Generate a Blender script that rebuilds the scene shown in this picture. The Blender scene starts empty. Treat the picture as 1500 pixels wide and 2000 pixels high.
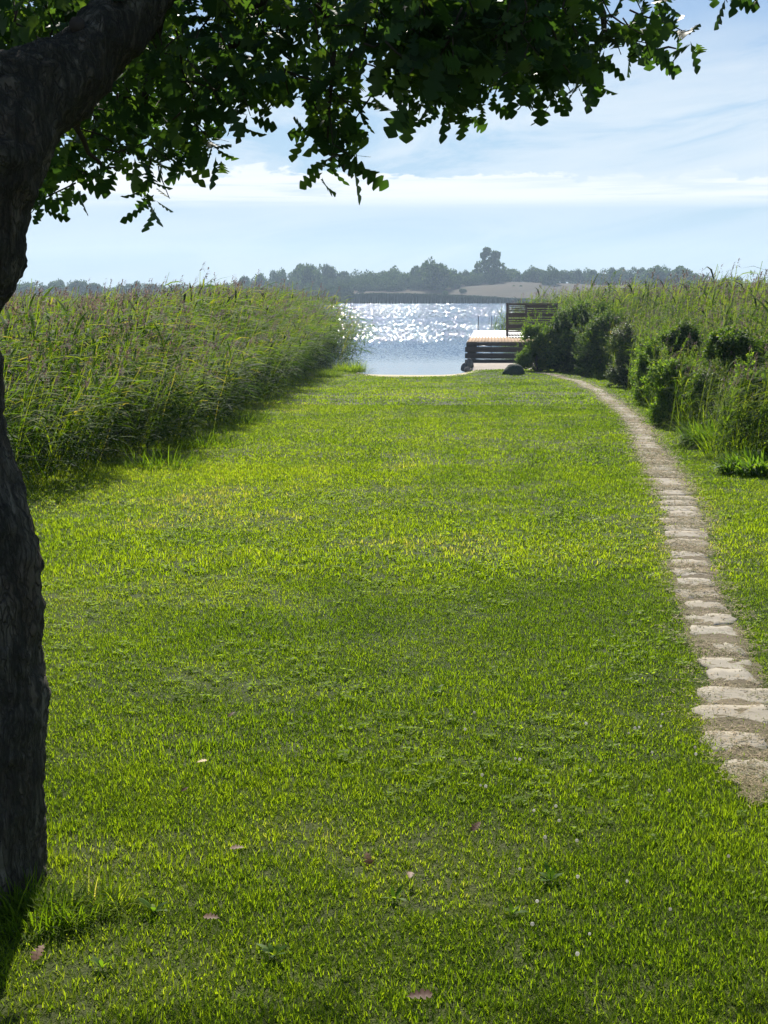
import bpy, math, random
import numpy as np
from mathutils import Vector, Matrix
R = math.radians
rng = np.random.default_rng(7)
random.seed(7)
C = bpy.context.scene.collection
scn = bpy.context.scene

# ------------------------------------------------------------------ camera, world, sun, exposure
CAMZ, FOC, HOR = 3.2, 2800.0, 574.0
PITCH = math.atan((1000 - HOR) / FOC)
cam = bpy.data.cameras.new('camera'); camo = bpy.data.objects.new('camera', cam); C.objects.link(camo)
camo.location = (0, 0, CAMZ); camo.rotation_euler = (R(90) - PITCH, 0, 0)
cam.sensor_fit = 'VERTICAL'; cam.sensor_height = 36; cam.lens = 36 * FOC / 2000
cam.clip_start = 0.05; cam.clip_end = 6000
scn.camera = camo
scn.view_settings.view_transform = 'Standard'; scn.view_settings.look = 'None'
scn.view_settings.exposure = 0.85; scn.view_settings.gamma = 1
SUN_EL, SUN_AZ = 37.0, -3.0          # degrees; azimuth to the right of straight ahead (+Y)

w = bpy.data.worlds.new('World'); scn.world = w; w.use_nodes = True
nt = w.node_tree; N = nt.nodes; L = nt.links; N.clear()
def nd(t, **k):
    n = N.new(t)
    for a, b in k.items(): setattr(n, a, b)
    return n
def mth(op, a, b=None, c=None, clamp=False):
    n = N.new('ShaderNodeMath'); n.operation = op; n.use_clamp = clamp
    for i, v in enumerate((a, b, c)):
        if v is None: continue
        if isinstance(v, (int, float)): n.inputs[i].default_value = v
        else: L.new(v, n.inputs[i])
    return n.outputs[0]
def ramp(v, stops, interp='LINEAR'):
    n = N.new('ShaderNodeValToRGB'); L.new(v, n.inputs[0]); e = n.color_ramp.elements; n.color_ramp.interpolation = interp
    while len(e) < len(stops): e.new(0.5)
    for i, (p, c) in enumerate(stops):
        e[i].position = p
        e[i].color = (c, c, c, 1) if isinstance(c, (int, float)) else (*c, 1)
    return n.outputs[0]
def mixc(f, a, b, mode='MIX'):
    n = N.new('ShaderNodeMix'); n.data_type = 'RGBA'; n.blend_type = mode
    for i, v in ((0, f), (6, a), (7, b)):
        if isinstance(v, (int, float)): n.inputs[i].default_value = v
        elif isinstance(v, tuple): n.inputs[i].default_value = (*v, 1)
        else: L.new(v, n.inputs[i])
    return n.outputs[2]
def noise(vec, scale, detail=4, rough=0.55, dist=0.0, dim='3D'):
    n = N.new('ShaderNodeTexNoise'); n.noise_dimensions = dim
    if vec is not None: L.new(vec, n.inputs['Vector'])
    n.inputs['Scale'].default_value = scale; n.inputs['Detail'].default_value = detail
    n.inputs['Roughness'].default_value = rough; n.inputs['Distortion'].default_value = dist
    return n.outputs['Fac']
def comb(x, y, z=0.0):
    n = N.new('ShaderNodeCombineXYZ')
    for i, v in enumerate((x, y, z)):
        if isinstance(v, (int, float)): n.inputs[i].default_value = v
        else: L.new(v, n.inputs[i])
    return n.outputs[0]
sky = nd('ShaderNodeTexSky', sky_type='NISHITA', sun_disc=False)
sky.sun_elevation = R(SUN_EL); sky.sun_rotation = R(SUN_AZ); sky.air_density = 1.0; sky.dust_density = 0.6; sky.ozone_density = 2.0
tc = nd('ShaderNodeTexCoord'); sp = nd('ShaderNodeSeparateXYZ'); L.new(tc.outputs['Generated'], sp.inputs[0])
SX, SY, SZ = sp.outputs
az = mth('ARCTAN2', SX, SY)                                    # radians from straight ahead
el = mth('DIVIDE', SZ, mth('SQRT', mth('ADD', mth('MULTIPLY', SX, SX), mth('MULTIPLY', SY, SY))))
# cloud colours are set in the sky's own (physical) units, seen through strength 0.1
CLOUD = (10.3, 10.6, 10.9)
# thin high veil
n1 = noise(comb(mth('MULTIPLY', az, 3.2), mth('MULTIPLY', mth('ADD', el, mth('MULTIPLY', az, -0.12)), 15.0), 3.1), 1.5, 9, 0.62, 0.9)
veil_band = ramp(el, [(0.0, 0.30), (0.05, 0.34), (0.075, 0.66), (0.115, 0.80), (0.145, 0.64), (0.185, 0.18), (0.35, 0.3), (0.8, 0.15)])
veil = mth('MULTIPLY', veil_band, ramp(n1, [(0.37, 0.05), (0.50, 0.70), (0.63, 1.0)]))
# the puffy bank lying low over the lake
bil = noise(comb(mth('MULTIPLY', az, 18.0), mth('MULTIPLY', el, 60.0), 7.7), 1.6, 6, 0.62, 0.3)
lump = noise(comb(mth('MULTIPLY', az, 9.0), 0.0, 1.3), 1.2, 3, 0.5)
top = mth('ADD', 0.083, mth('ADD', mth('MULTIPLY', mth('SUBTRACT', bil, 0.5), 0.034), mth('MULTIPLY', mth('SUBTRACT', lump, 0.5), 0.026)))
upper = mth('MULTIPLY', mth('SUBTRACT', top, el), 420.0, clamp=True)
lower = mth('MULTIPLY', mth('SUBTRACT', el, mth('ADD', 0.0570, mth('MULTIPLY', mth('SUBTRACT', n1, 0.5), 0.008))), 120.0, clamp=True)
streak = noise(comb(mth('MULTIPLY', az, 5.0), mth('MULTIPLY', el, 110.0), 5.5), 1.4, 5, 0.55, 0.5)
bank = mth('MULTIPLY', mth('MULTIPLY', upper, lower), ramp(streak, [(0.36, 0.25), (0.47, 0.85), (0.60, 1.0)]))
clear = ramp(el, [(0.0, (0.54, 0.73, 0.84)), (0.06, (0.50, 0.69, 0.82)), (0.12, (0.44, 0.66, 0.85)), (0.20, (0.24, 0.45, 0.75)), (0.45, (0.17, 0.33, 0.62)), (1.0, (0.10, 0.22, 0.50))])
clear = mixc(1.0, clear, (9.0, 9.4, 10.2), 'MULTIPLY')
base = mixc(0.15, clear, mixc(1.0, sky.outputs[0], (0.8, 0.9, 1.0), 'MULTIPLY'))
c1 = mixc(veil, base, (9.0, 9.7, 10.2))
c2 = mixc(mth('MULTIPLY', bank, 0.95), c1, CLOUD)
bg = nd('ShaderNodeBackground'); bg.inputs['Strength'].default_value = 0.053; L.new(c2, bg.inputs['Color'])
wo = nd('ShaderNodeOutputWorld'); L.new(bg.outputs[0], wo.inputs[0])

sun = bpy.data.lights.new('sun', 'SUN'); suno = bpy.data.objects.new('sun', sun); C.objects.link(suno)
sun.energy = 5.0; sun.angle = R(0.53); sun.color = (1.0, 0.95, 0.86)
sd = Vector((math.sin(R(SUN_AZ)) * math.cos(R(SUN_EL)), math.cos(R(SUN_AZ)) * math.cos(R(SUN_EL)), math.sin(R(SUN_EL))))
suno.rotation_euler = sd.to_track_quat('Z', 'Y').to_euler(); suno.location = (0, -5, 30)

# ------------------------------------------------------------------ helpers
def ray(px, py):
    dx, dy = (px - 750) / FOC, (1000 - py) / FOC
    return np.array([dx, math.cos(PITCH) + dy * math.sin(PITCH), -math.sin(PITCH) + dy * math.cos(PITCH)])
def at(px, py, Y):
    d = ray(px, py); return np.array([0, 0, CAMZ]) + d * (Y / d[1])
_tab = rng.random((64, 64))
def vnoise(x, y, s=1.0, seed=0):
    x = np.asarray(x, float) * s + seed * 13.7; y = np.asarray(y, float) * s + seed * 7.3
    xi = np.floor(x).astype(int); yi = np.floor(y).astype(int); fx = x - xi; fy = y - yi
    fx = fx * fx * (3 - 2 * fx); fy = fy * fy * (3 - 2 * fy)
    g = lambda a, b: _tab[a % 64, b % 64]
    return (g(xi, yi) * (1 - fx) + g(xi + 1, yi) * fx) * (1 - fy) + (g(xi, yi + 1) * (1 - fx) + g(xi + 1, yi + 1) * fx) * fy
def fbm(x, y, s=1.0, seed=0, o=4):
    t = 0; a = 0.5; n = 0
    for k in range(o): t = t + a * vnoise(x, y, s * 2 ** k, seed + k * 3); n += a; a *= 0.5
    return t / n
def sstep(a, b, v):
    t = np.clip((v - a) / (b - a), 0, 1); return t * t * (3 - 2 * t)
def shore_y(x):
    d = np.abs(x - 1.05)
    return 56.3 + 1.6 * sstep(1.0, 2.7, d) + 1.5 * sstep(2.7, 7, d) + 0.25 * (vnoise(x, 0 * x, 1.3, 4) - 0.5)
def gz(x, y):
    x = np.asarray(x, float); y = np.asarray(y, float)
    lawn = 1.5 - 1.36 * np.clip((y - 5) / 49.0, -0.3, 1.1) + 0.035 * (vnoise(x, y, 0.45, 2) - 0.5) * sstep(2, 8, y)
    lawn = lawn + 0.03 * (vnoise(x, y, 0.16, 5) - 0.5)
    sy = shore_y(x)
    lawn = lawn + 0.16 * sstep(1.6, 3.0, np.abs(x - 1.05)) * sstep(49, 54, y) 
    t = sstep(-0.35, 3.2, y - sy)
    return lawn * (1 - t) + (-0.75) * t
def on_ground(px, py):
    d = ray(px, py); Y = 4.0
    lo, hi = 2.0, 75.0
    for _ in range(60):
        m = 0.5 * (lo + hi); p = np.array([0, 0, CAMZ]) + d * (m / d[1])
        if p[2] > gz(p[0], p[1]): lo = m
        else: hi = m
    p = np.array([0, 0, CAMZ]) + d * (lo / d[1]); p[2] = float(gz(p[0], p[1])); return p

def tag(o, label=None, cat=None, group=None, kind=None):
    if label: o['label'] = label
    if cat: o['category'] = cat
    if group: o['group'] = group
    if kind: o['kind'] = kind
    return o
def empty(name, loc=(0, 0, 0), rz=0.0):
    o = bpy.data.objects.new(name, None); C.objects.link(o); o.location = [float(v) for v in loc]; o.rotation_euler = (0, 0, rz)
    o.empty_display_size = 0.2; return o
def meshobj(name, V, F, mat, parent=None, tint=None, smooth=False, loc=None, mats=None, fmat=None):
    """V (n,3); F list of (k, arr(m,k)) or plain list of faces."""
    me = bpy.data.meshes.new(name)
    V = np.asarray(V, np.float32)
    if isinstance(F, list) and F and isinstance(F[0], tuple) and isinstance(F[0][1], np.ndarray):
        li = np.concatenate([a.reshape(-1) for k, a in F]).astype(np.int32)
        tot = np.concatenate([np.full(len(a), k) for k, a in F]).astype(np.int32)
    else:
        li = np.array([i for f in F for i in f], np.int32); tot = np.array([len(f) for f in F], np.int32)
    st = np.concatenate([[0], np.cumsum(tot)[:-1]]).astype(np.int32)
    me.vertices.add(len(V)); me.vertices.foreach_set('co', V.reshape(-1))
    me.loops.add(len(li)); me.loops.foreach_set('vertex_index', li)
    me.polygons.add(len(tot)); me.polygons.foreach_set('loop_start', st); me.polygons.foreach_set('loop_total', tot)
    if smooth: me.polygons.foreach_set('use_smooth', np.ones(len(tot), bool))
    if fmat is not None: me.polygons.foreach_set('material_index', np.asarray(fmat, np.int32))
    me.update(calc_edges=True)
    if tint is not None:
        a = me.attributes.new('tint', 'FLOAT', 'POINT'); a.data.foreach_set('value', np.asarray(tint, np.float32))
    for m in (mats or [mat]): me.materials.append(m)
    o = bpy.data.objects.new(name, me); C.objects.link(o)
    if parent is not None: o.parent = parent
    if loc is not None: o.location = [float(v) for v in loc]
    return o
def rotm(az, tilt=None, roll=None):
    """(M,3,3): roll about y, tilt about x, then azimuth about z"""
    az = np.asarray(az, float); n = len(az); c, s = np.cos(az), np.sin(az); Z = np.zeros(n); O = np.ones(n)
    m = np.stack([np.stack([c, -s, Z], 1), np.stack([s, c, Z], 1), np.stack([Z, Z, O], 1)], 1)
    if tilt is not None:
        c, s = np.cos(tilt), np.sin(tilt)
        m = m @ np.stack([np.stack([O, Z, Z], 1), np.stack([Z, c, -s], 1), np.stack([Z, s, c], 1)], 1)
    if roll is not None:
        c, s = np.cos(roll), np.sin(roll)
        m = m @ np.stack([np.stack([c, Z, s], 1), np.stack([Z, O, Z], 1), np.stack([-s, Z, c], 1)], 1)
    return m
def replicate(T, Rm, sc, P):
    """T=(V,{k:faces},tint). returns same tuple for all instances"""
    V, F, t = T; M = len(P); n = len(V)
    sc = np.asarray(sc, float)
    if sc.ndim == 1: sc = sc[:, None]
    W = np.einsum('mij,mnj->mni', Rm, V[None] * sc[:, None, :]) + P[:, None, :]
    FF = {k: (a[None] + (np.arange(M) * n)[:, None, None]).reshape(-1, k) for k, a in F.items()}
    return W.reshape(-1, 3), FF, np.tile(t, (M, 1)) if t is not None else np.zeros((M, n))
def merge(parts):
    Vs, Ts, FF, off = [], [], {}, 0
    for V, F, t in parts:
        V = np.asarray(V); Vs.append(V); Ts.append(np.asarray(t).reshape(-1))
        for k, a in F.items(): FF.setdefault(k, []).append(a + off)
        off += len(V)
    return np.concatenate(Vs), {k: np.concatenate(v) for k, v in FF.items()}, np.concatenate(Ts)
def fl(F): return [(k, a) for k, a in F.items()]
def strap(L0, W0, az, up, droop, seg=4, base=(0, 0, 0), t=0.5, prof=None, twist=0.0):
    """a tapering blade leaving base at angle up, curving down by droop (radians total) over its length"""
    V = []; p = np.array(base, float); a = up
    prof = prof or [0.55, 1.0, 0.85, 0.5, 0.0]
    for i in range(seg + 1):
        f = i / seg; wd = np.interp(f * (len(prof) - 1), range(len(prof)), prof) * W0 * 0.5
        tw = twist * f
        side = np.array([-math.sin(az) * math.cos(tw), math.cos(az) * math.cos(tw), math.sin(tw)])
        if i == seg: V.append(p.copy())
        else: V += [p - side * wd, p + side * wd]
        p = p + (L0 / seg) * np.array([math.cos(az) * math.cos(a), math.sin(az) * math.cos(a), math.sin(a)]); a -= droop / seg
    q = [[2 * i, 2 * i + 1, 2 * i + 3, 2 * i + 2] for i in range(seg - 1)]
    tr = [[2 * seg - 2, 2 * seg - 1, 2 * seg]]
    F = {3: np.array(tr)}
    if q: F[4] = np.array(q)
    return np.array(V), F, np.full(len(V), t)
def tube(pts, rad, sides=8, cap=True, t=0.5):
    pts = [np.array(p, float) for p in pts]; n = len(pts); V = []; 
    ref = np.array([0.13, 0.97, 0.21]); 
    for i in range(n):
        d = pts[min(i + 1, n - 1)] - pts[max(i - 1, 0)]; d /= np.linalg.norm(d) + 1e-9
        u = np.cross(d, ref); u /= np.linalg.norm(u) + 1e-9; v = np.cross(d, u)
        r = rad[i] if hasattr(rad, '__len__') else rad
        for k in range(sides):
            a = 2 * math.pi * k / sides; V.append(pts[i] + r * (math.cos(a) * u + math.sin(a) * v))
    q = [[i * sides + k, i * sides + (k + 1) % sides, (i + 1) * sides + (k + 1) % sides, (i + 1) * sides + k] for i in range(n - 1) for k in range(sides)]
    F = {4: np.array(q)}
    if cap: F[sides if sides != 4 else 4] = np.concatenate([F.get(sides, np.zeros((0, sides), int)), np.array([list(range(sides))[::-1], [(n - 1) * sides + k for k in range(sides)]])]) if sides == 4 else np.array([list(range(sides))[::-1], [(n - 1) * sides + k for k in range(sides)]])
    return np.array(V), F, np.full(len(V), t)
def box(x0, x1, y0, y1, z0, z1, b=0.0, t=0.5):
    if b <= 0:
        V = np.array([[x, y, z] for x in (x0, x1) for y in (y0, y1) for z in (z0, z1)], float)
        return V, {4: np.array([[0, 1, 3, 2], [4, 6, 7, 5], [0, 4, 5, 1], [2, 3, 7, 6], [0, 2, 6, 4], [1, 5, 7, 3]])}, np.full(8, t)
    V = []; idx = {}
    c = (np.array([x0, y0, z0]), np.array([x1, y1, z1]))
    for sx in (0, 1):
        for sy in (0, 1):
            for sz in (0, 1):
                s = (sx, sy, sz); p = np.array([c[s[k]][k] for k in range(3)])
                for ax in range(3):     # vertex lying on the face normal to ax
                    q = p.copy()
                    for k in range(3):
                        if k != ax: q[k] += b if s[k] == 0 else -b
                    idx[(s, ax)] = len(V); V.append(q)
    F4, F3 = [], []
    for ax in range(3):
        o1, o2 = [(1, 2), (2, 0), (0, 1)][ax]
        for s in (0, 1):
            cyc = [(0, 0), (1, 0), (1, 1), (0, 1)]
            f = []
            for a_, b_ in cyc:
                k = [0, 0, 0]; k[ax] = s; k[o1] = a_; k[o2] = b_; f.append(idx[(tuple(k), ax)])
            F4.append(f if s else f[::-1])
    for ax in range(3):                 # edges parallel to ax
        o1, o2 = [(1, 2), (2, 0), (0, 1)][ax]
        for a_ in (0, 1):
            for b_ in (0, 1):
                k0 = [0, 0, 0]; k0[o1] = a_; k0[o2] = b_; k1 = list(k0); k1[ax] = 1
                f = [idx[(tuple(k0), o1)], idx[(tuple(k1), o1)], idx[(tuple(k1), o2)], idx[(tuple(k0), o2)]]
                F4.append(f if (a_ ^ b_) else f[::-1])
    for sx in (0, 1):
        for sy in (0, 1):
            for sz in (0, 1): F3.append([idx[((sx, sy, sz), k)] for k in range(3)])
    return np.array(V), {4: np.array(F4), 3: np.array(F3)}, np.full(len(V), t)
def build(name, parts, mat, parent=None, smooth=False, loc=None):
    V, F, t = merge(parts); return meshobj(name, V, fl(F), mat, parent, t, smooth, loc)

# ------------------------------------------------------------------ materials
def newmat(name):
    global N, L, nt
    m = bpy.data.materials.new(name); m.use_nodes = True; nt = m.node_tree; N = nt.nodes; L = nt.links; N.clear(); return m
def attr(name='tint'):
    n = N.new('ShaderNodeAttribute'); n.attribute_name = name; return n.outputs['Fac']
def objco(sc=(1, 1, 1)):
    n = N.new('ShaderNodeTexCoord'); m = N.new('ShaderNodeMapping'); m.inputs['Scale'].default_value = sc
    L.new(n.outputs['Object'], m.inputs[0]); return m.outputs[0]
def setin(n, k, v):
    if v is None: return
    if isinstance(v, (int, float)): n.inputs[k].default_value = v
    elif isinstance(v, tuple): n.inputs[k].default_value = (*v, 1)
    else: L.new(v, n.inputs[k])
def out(s): o = N.new('ShaderNodeOutputMaterial'); L.new(s, o.inputs[0])
def bump(h, st=0.5, d=0.02):
    n = N.new('ShaderNodeBump'); n.inputs['Strength'].default_value = st; n.inputs['Distance'].default_value = d; L.new(h, n.inputs['Height']); return n.outputs[0]
def pbr(col, rough=0.7, nrm=None, spec=0.4, emit=None):
    n = N.new('ShaderNodeBsdfPrincipled'); setin(n, 'Base Color', col); setin(n, 'Roughness', rough); setin(n, 'Specular IOR Level', spec)
    if nrm is not None: L.new(nrm, n.inputs['Normal'])
    return n.outputs[0]
def leafmat(name, stops, trans, tw=0.4, rough=0.5, spec=0.35, vary=0.0, tscale=0.9):
    """leaf: glossy-diffuse front mixed with translucency"""
    m = newmat(name); t = attr()
    col = ramp(t, stops)
    if vary:
        nz = noise(objco(), vary, 3, 0.6); col = mixc(ramp(nz, [(0.35, 0.0), (0.65, 0.45)]), col, mixc(1.0, col, (1.25, 1.05, 0.7), 'MULTIPLY'))
    b = pbr(col, rough, spec=spec)
    tr = N.new('ShaderNodeBsdfTranslucent'); tcol = mixc(1.0, col, trans, 'MULTIPLY'); L.new(tcol, tr.inputs[0])
    mx = N.new('ShaderNodeMixShader'); mx.inputs[0].default_value = tw; L.new(b, mx.inputs[1]); L.new(tr.outputs[0], mx.inputs[2]); out(mx.outputs[0]); return m

M = {}
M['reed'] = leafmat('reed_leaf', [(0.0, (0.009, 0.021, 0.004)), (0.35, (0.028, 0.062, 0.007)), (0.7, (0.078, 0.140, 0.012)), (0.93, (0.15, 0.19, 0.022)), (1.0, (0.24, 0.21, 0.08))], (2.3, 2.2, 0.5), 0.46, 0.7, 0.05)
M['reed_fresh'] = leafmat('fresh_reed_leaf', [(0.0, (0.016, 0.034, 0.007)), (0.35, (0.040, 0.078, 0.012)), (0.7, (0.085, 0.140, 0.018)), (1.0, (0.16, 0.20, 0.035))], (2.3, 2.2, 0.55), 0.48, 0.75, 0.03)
M['plume'] = leafmat('reed_plume', [(0.0, (0.065, 0.045, 0.042)), (0.5, (0.13, 0.092, 0.080)), (1.0, (0.22, 0.165, 0.135))], (1.6, 1.4, 1.3), 0.4, 0.8, 0.1)
M['grass'] = leafmat('grass_blade', [(0.0, (0.055, 0.095, 0.010)), (0.3, (0.115, 0.170, 0.014)), (0.6, (0.185, 0.235, 0.018)), (0.82, (0.23, 0.270, 0.028)), (0.93, (0.25, 0.25, 0.09)), (1.0, (0.33, 0.28, 0.16))], (1.85, 2.0, 0.4), 0.55, 0.7, 0.05)
M['clover'] = leafmat('clover_leaf', [(0.0, (0.11, 0.18, 0.014)), (1.0, (0.24, 0.32, 0.03))], (2.0, 2.0, 0.5), 0.5, 0.6, 0.12)
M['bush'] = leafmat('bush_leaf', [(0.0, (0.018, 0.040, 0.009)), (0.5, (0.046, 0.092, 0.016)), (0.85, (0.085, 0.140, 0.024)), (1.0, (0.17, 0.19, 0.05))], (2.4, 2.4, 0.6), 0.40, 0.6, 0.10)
M['bush_dry'] = leafmat('bush_leaf_tan', [(0.0, (0.022, 0.042, 0.010)), (0.5, (0.055, 0.095, 0.020)), (0.85, (0.10, 0.13, 0.035)), (1.0, (0.20, 0.16, 0.085))], (2.0, 2.0, 0.9), 0.32, 0.55, 0.15)
M['herb'] = leafmat('herb_leaf', [(0.0, (0.040, 0.085, 0.014)), (0.6, (0.085, 0.16, 0.022)), (1.0, (0.17, 0.23, 0.035))], (2.4, 2.3, 0.6), 0.48, 0.6, 0.08)
M['oak'] = leafmat('oak_leaf', [(0.0, (0.018, 0.038, 0.016)), (0.6, (0.034, 0.066, 0.022)), (1.0, (0.070, 0.105, 0.030))], (2.8, 3.2, 0.8), 0.36, 0.5, 0.15)
M['farleaf'] = leafmat('far_leaf', [(0.0, (0.018, 0.040, 0.014)), (0.6, (0.050, 0.088, 0.026)), (1.0, (0.11, 0.15, 0.045))], (1.8, 1.9, 0.8), 0.3, 0.7, 0.1)
M['farreed'] = leafmat('far_reed', [(0.0, (0.022, 0.036, 0.014)), (1.0, (0.032, 0.048, 0.020))], (1.2, 1.2, 0.8), 0.2, 0.8, 0.1)
M['litter'] = leafmat('straw_litter', [(0.0, (0.10, 0.105, 0.03)), (0.5, (0.20, 0.18, 0.08)), (0.8, (0.25, 0.19, 0.10)), (1.0, (0.42, 0.33, 0.20))], (1.4, 1.3, 0.8), 0.3, 0.7, 0.1)
M['dead'] = leafmat('dead_leaf', [(0.0, (0.12, 0.045, 0.02)), (0.5, (0.22, 0.10, 0.04)), (1.0, (0.45, 0.28, 0.07))], (1.4, 1.2, 0.8), 0.25, 0.6, 0.3)
M['petal'] = leafmat('clover_flower', [(0.0, (0.55, 0.52, 0.45)), (1.0, (0.75, 0.72, 0.66))], (1.2, 1.2, 1.2), 0.6, 0.8, 0.05)

m = M['bark'] = newmat('oak_bark')
co = objco((1, 1, 0.28)); vo = N.new('ShaderNodeTexVoronoi'); vo.feature = 'DISTANCE_TO_EDGE'; vo.inputs['Scale'].default_value = 34
wv = N.new('ShaderNodeVectorMath'); wv.operation = 'ADD'; L.new(co, wv.inputs[0])
nn = N.new('ShaderNodeTexNoise'); nn.inputs['Scale'].default_value = 9; nn.inputs['Detail'].default_value = 4; L.new(co, nn.inputs[0])
sc_ = N.new('ShaderNodeVectorMath'); sc_.operation = 'SCALE'; sc_.inputs['Scale'].default_value = 0.22; L.new(nn.outputs['Color'], sc_.inputs[0]); L.new(sc_.outputs[0], wv.inputs[1])
L.new(wv.outputs[0], vo.inputs['Vector'])
rd = N.new('ShaderNodeTexNoise'); rd.inputs['Scale'].default_value = 13; rd.inputs['Detail'].default_value = 7; rd.inputs['Roughness'].default_value = 0.6; rd.inputs['Distortion'].default_value = 0.5
L.new(objco((1, 1, 0.20)), rd.inputs[0]); rg = mth('ABSOLUTE', mth('SUBTRACT', rd.outputs['Fac'], 0.5))
crk = mth('MULTIPLY', ramp(rg, [(0.0, 0.0), (0.03, 0.35), (0.10, 1.0)]), ramp(vo.outputs[0], [(0.0, 0.35), (0.10, 1.0)])); fine = noise(objco(), 60, 6, 0.65); big = noise(objco(), 5, 4, 0.6)
col = mixc(crk, (0.030, 0.024, 0.019), mixc(ramp(big, [(0.4, 0.0), (0.62, 1.0)]), (0.11, 0.080, 0.054), (0.17, 0.145, 0.108)))
col = mixc(ramp(fine, [(0.35, 0.0), (0.7, 0.5)]), col, (0.055, 0.060, 0.035))
h = mth('ADD', mth('MULTIPLY', crk, 1.0), mth('MULTIPLY', fine, 0.5)); out(pbr(col, 0.9, bump(h, 0.9, 0.025), 0.2))

m = M['twig'] = newmat('twig_bark'); out(pbr((0.05, 0.038, 0.028), 0.8, bump(noise(objco(), 80, 3), 0.4, 0.004), 0.2))

m = M['lawn'] = newmat('lawn_ground')
co = objco(); geo = N.new('ShaderNodeNewGeometry'); sx = N.new('ShaderNodeSeparateXYZ'); L.new(geo.outputs['Position'], sx.inputs[0])
a = noise(co, 0.35, 5, 0.6); b = noise(co, 3.2, 6, 0.65); c = noise(co, 40, 5, 0.7)
g1 = mixc(ramp(b, [(0.3, 0.0), (0.7, 1.0)]), (0.024, 0.040, 0.006), (0.070, 0.105, 0.012))
g1 = mixc(ramp(a, [(0.42, 0.0), (0.66, 0.7)]), g1, (0.10, 0.11, 0.025))
c3 = noise(co, 170, 4, 0.7)
g1 = mixc(ramp(c, [(0.55, 0.0), (0.75, 0.4)]), g1, (0.14, 0.115, 0.055)); g1 = mixc(ramp(c3, [(0.42, 0.75), (0.58, 0.0)]), g1, (0.012, 0.018, 0.005))
dxs = mth('SUBTRACT', sx.outputs[0], 1.05); sandm = mth('SUBTRACT', mth('SUBTRACT', sx.outputs[1], 53.2), mth('MULTIPLY', mth('MULTIPLY', dxs, dxs), 0.42))
sandm = mth('MULTIPLY', mth('ADD', sandm, mth('MULTIPLY', mth('SUBTRACT', b, 0.5), 2.0)), 2.5, clamp=True)
sand = mixc(c, (0.42, 0.34, 0.20), (0.62, 0.53, 0.34))
col = mixc(sandm, g1, sand)
out(pbr(col, 0.9, bump(mth('ADD', b, c), 0.7, 0.03), 0.15))

m = M['dirt'] = newmat('path_dirt')
co = objco(); a = noise(co, 2.5, 6, 0.7); c = noise(co, 35, 6, 0.7)
col = mixc(ramp(a, [(0.35, 0.0), (0.65, 1.0)]), (0.145, 0.115, 0.072), (0.25, 0.20, 0.13)); col = mixc(ramp(c, [(0.3, 0.0), (0.7, 1.0)]), mixc(1.0, col, (0.55, 0.55, 0.5), 'MULTIPLY'), col)
out(pbr(col, 0.95, bump(c, 0.8, 0.02), 0.15))

m = M['slab'] = newmat('concrete_paver')
co = objco(); a = noise(co, 7, 6, 0.7); c = noise(co, 90, 5, 0.7)
oi = N.new('ShaderNodeObjectInfo')
col = mixc(ramp(a, [(0.35, 0.0), (0.68, 1.0)]), (0.25, 0.222, 0.172), (0.36, 0.322, 0.25)); col = mixc(ramp(c, [(0.35, 0.45), (0.6, 0.0)]), col, (0.22, 0.19, 0.15))
col = mixc(mth('MULTIPLY', oi.outputs['Random'], 0.5), col, (0.25, 0.21, 0.15))
out(pbr(col, 0.9, bump(mth('ADD', a, c), 0.3, 0.005), 0.2))

def wood(name, c0, c1, rough=0.7, sc=(2, 30, 30), spec=0.3):
    m = newmat(name); co = objco(sc); a = noise(co, 1.5, 6, 0.7); t = attr()
    col = mixc(ramp(a, [(0.3, 0.0), (0.7, 1.0)]), c0, c1); col = mixc(mth('MULTIPLY', t, 0.5), col, mixc(1.0, col, (0.62, 0.60, 0.56), 'MULTIPLY'))
    out(pbr(col, rough, bump(a, 0.3, 0.004), spec)); return m
M['deck'] = wood('deck_boards', (0.40, 0.27, 0.17), (0.52, 0.37, 0.24), 0.9, (30, 1.5, 30), 0.05)
M['deck_glare'] = wood('deck_boards_glare', (0.78, 0.75, 0.70), (0.86, 0.84, 0.80), 0.35, (30, 1.5, 30), 0.6)  # pale boards whitened further: sun glare on the far deck put into the colour
M['darkwood'] = wood('dark_stained_boards', (0.095, 0.072, 0.058), (0.155, 0.122, 0.098), 0.85, (1.5, 30, 30), 0.1)
m = M['steel'] = newmat('steel'); n = N.new('ShaderNodeBsdfPrincipled'); n.inputs['Base Color'].default_value = (0.30, 0.31, 0.33, 1); n.inputs['Metallic'].default_value = 0.8
L.new(ramp(noise(objco(), 20, 4), [(0.3, 0.3), (0.7, 0.5)]), n.inputs['Roughness']); out(n.outputs[0])
def rockm(name, c0, c1, c2):
    m = newmat(name); co = objco(); a = noise(co, 2.2, 6, 0.65); c = noise(co, 18, 6, 0.7)
    col = mixc(ramp(a, [(0.35, 0.0), (0.65, 1.0)]), c0, c1); col = mixc(ramp(c, [(0.5, 0.0), (0.7, 0.8)]), col, c2); out(pbr(col, 0.9, bump(mth('ADD', a, c), 0.8, 0.05), 0.2)); return m
M['mossrock'] = rockm('mossy_stone', (0.030, 0.052, 0.030), (0.060, 0.070, 0.052), (0.085, 0.11, 0.05))
M['rock'] = rockm('grey_stone', (0.10, 0.095, 0.09), (0.19, 0.18, 0.165), (0.27, 0.26, 0.24))
M['concrete'] = rockm('concrete_edge', (0.36, 0.30, 0.24), (0.46, 0.39, 0.32), (0.28, 0.23, 0.18))

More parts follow.
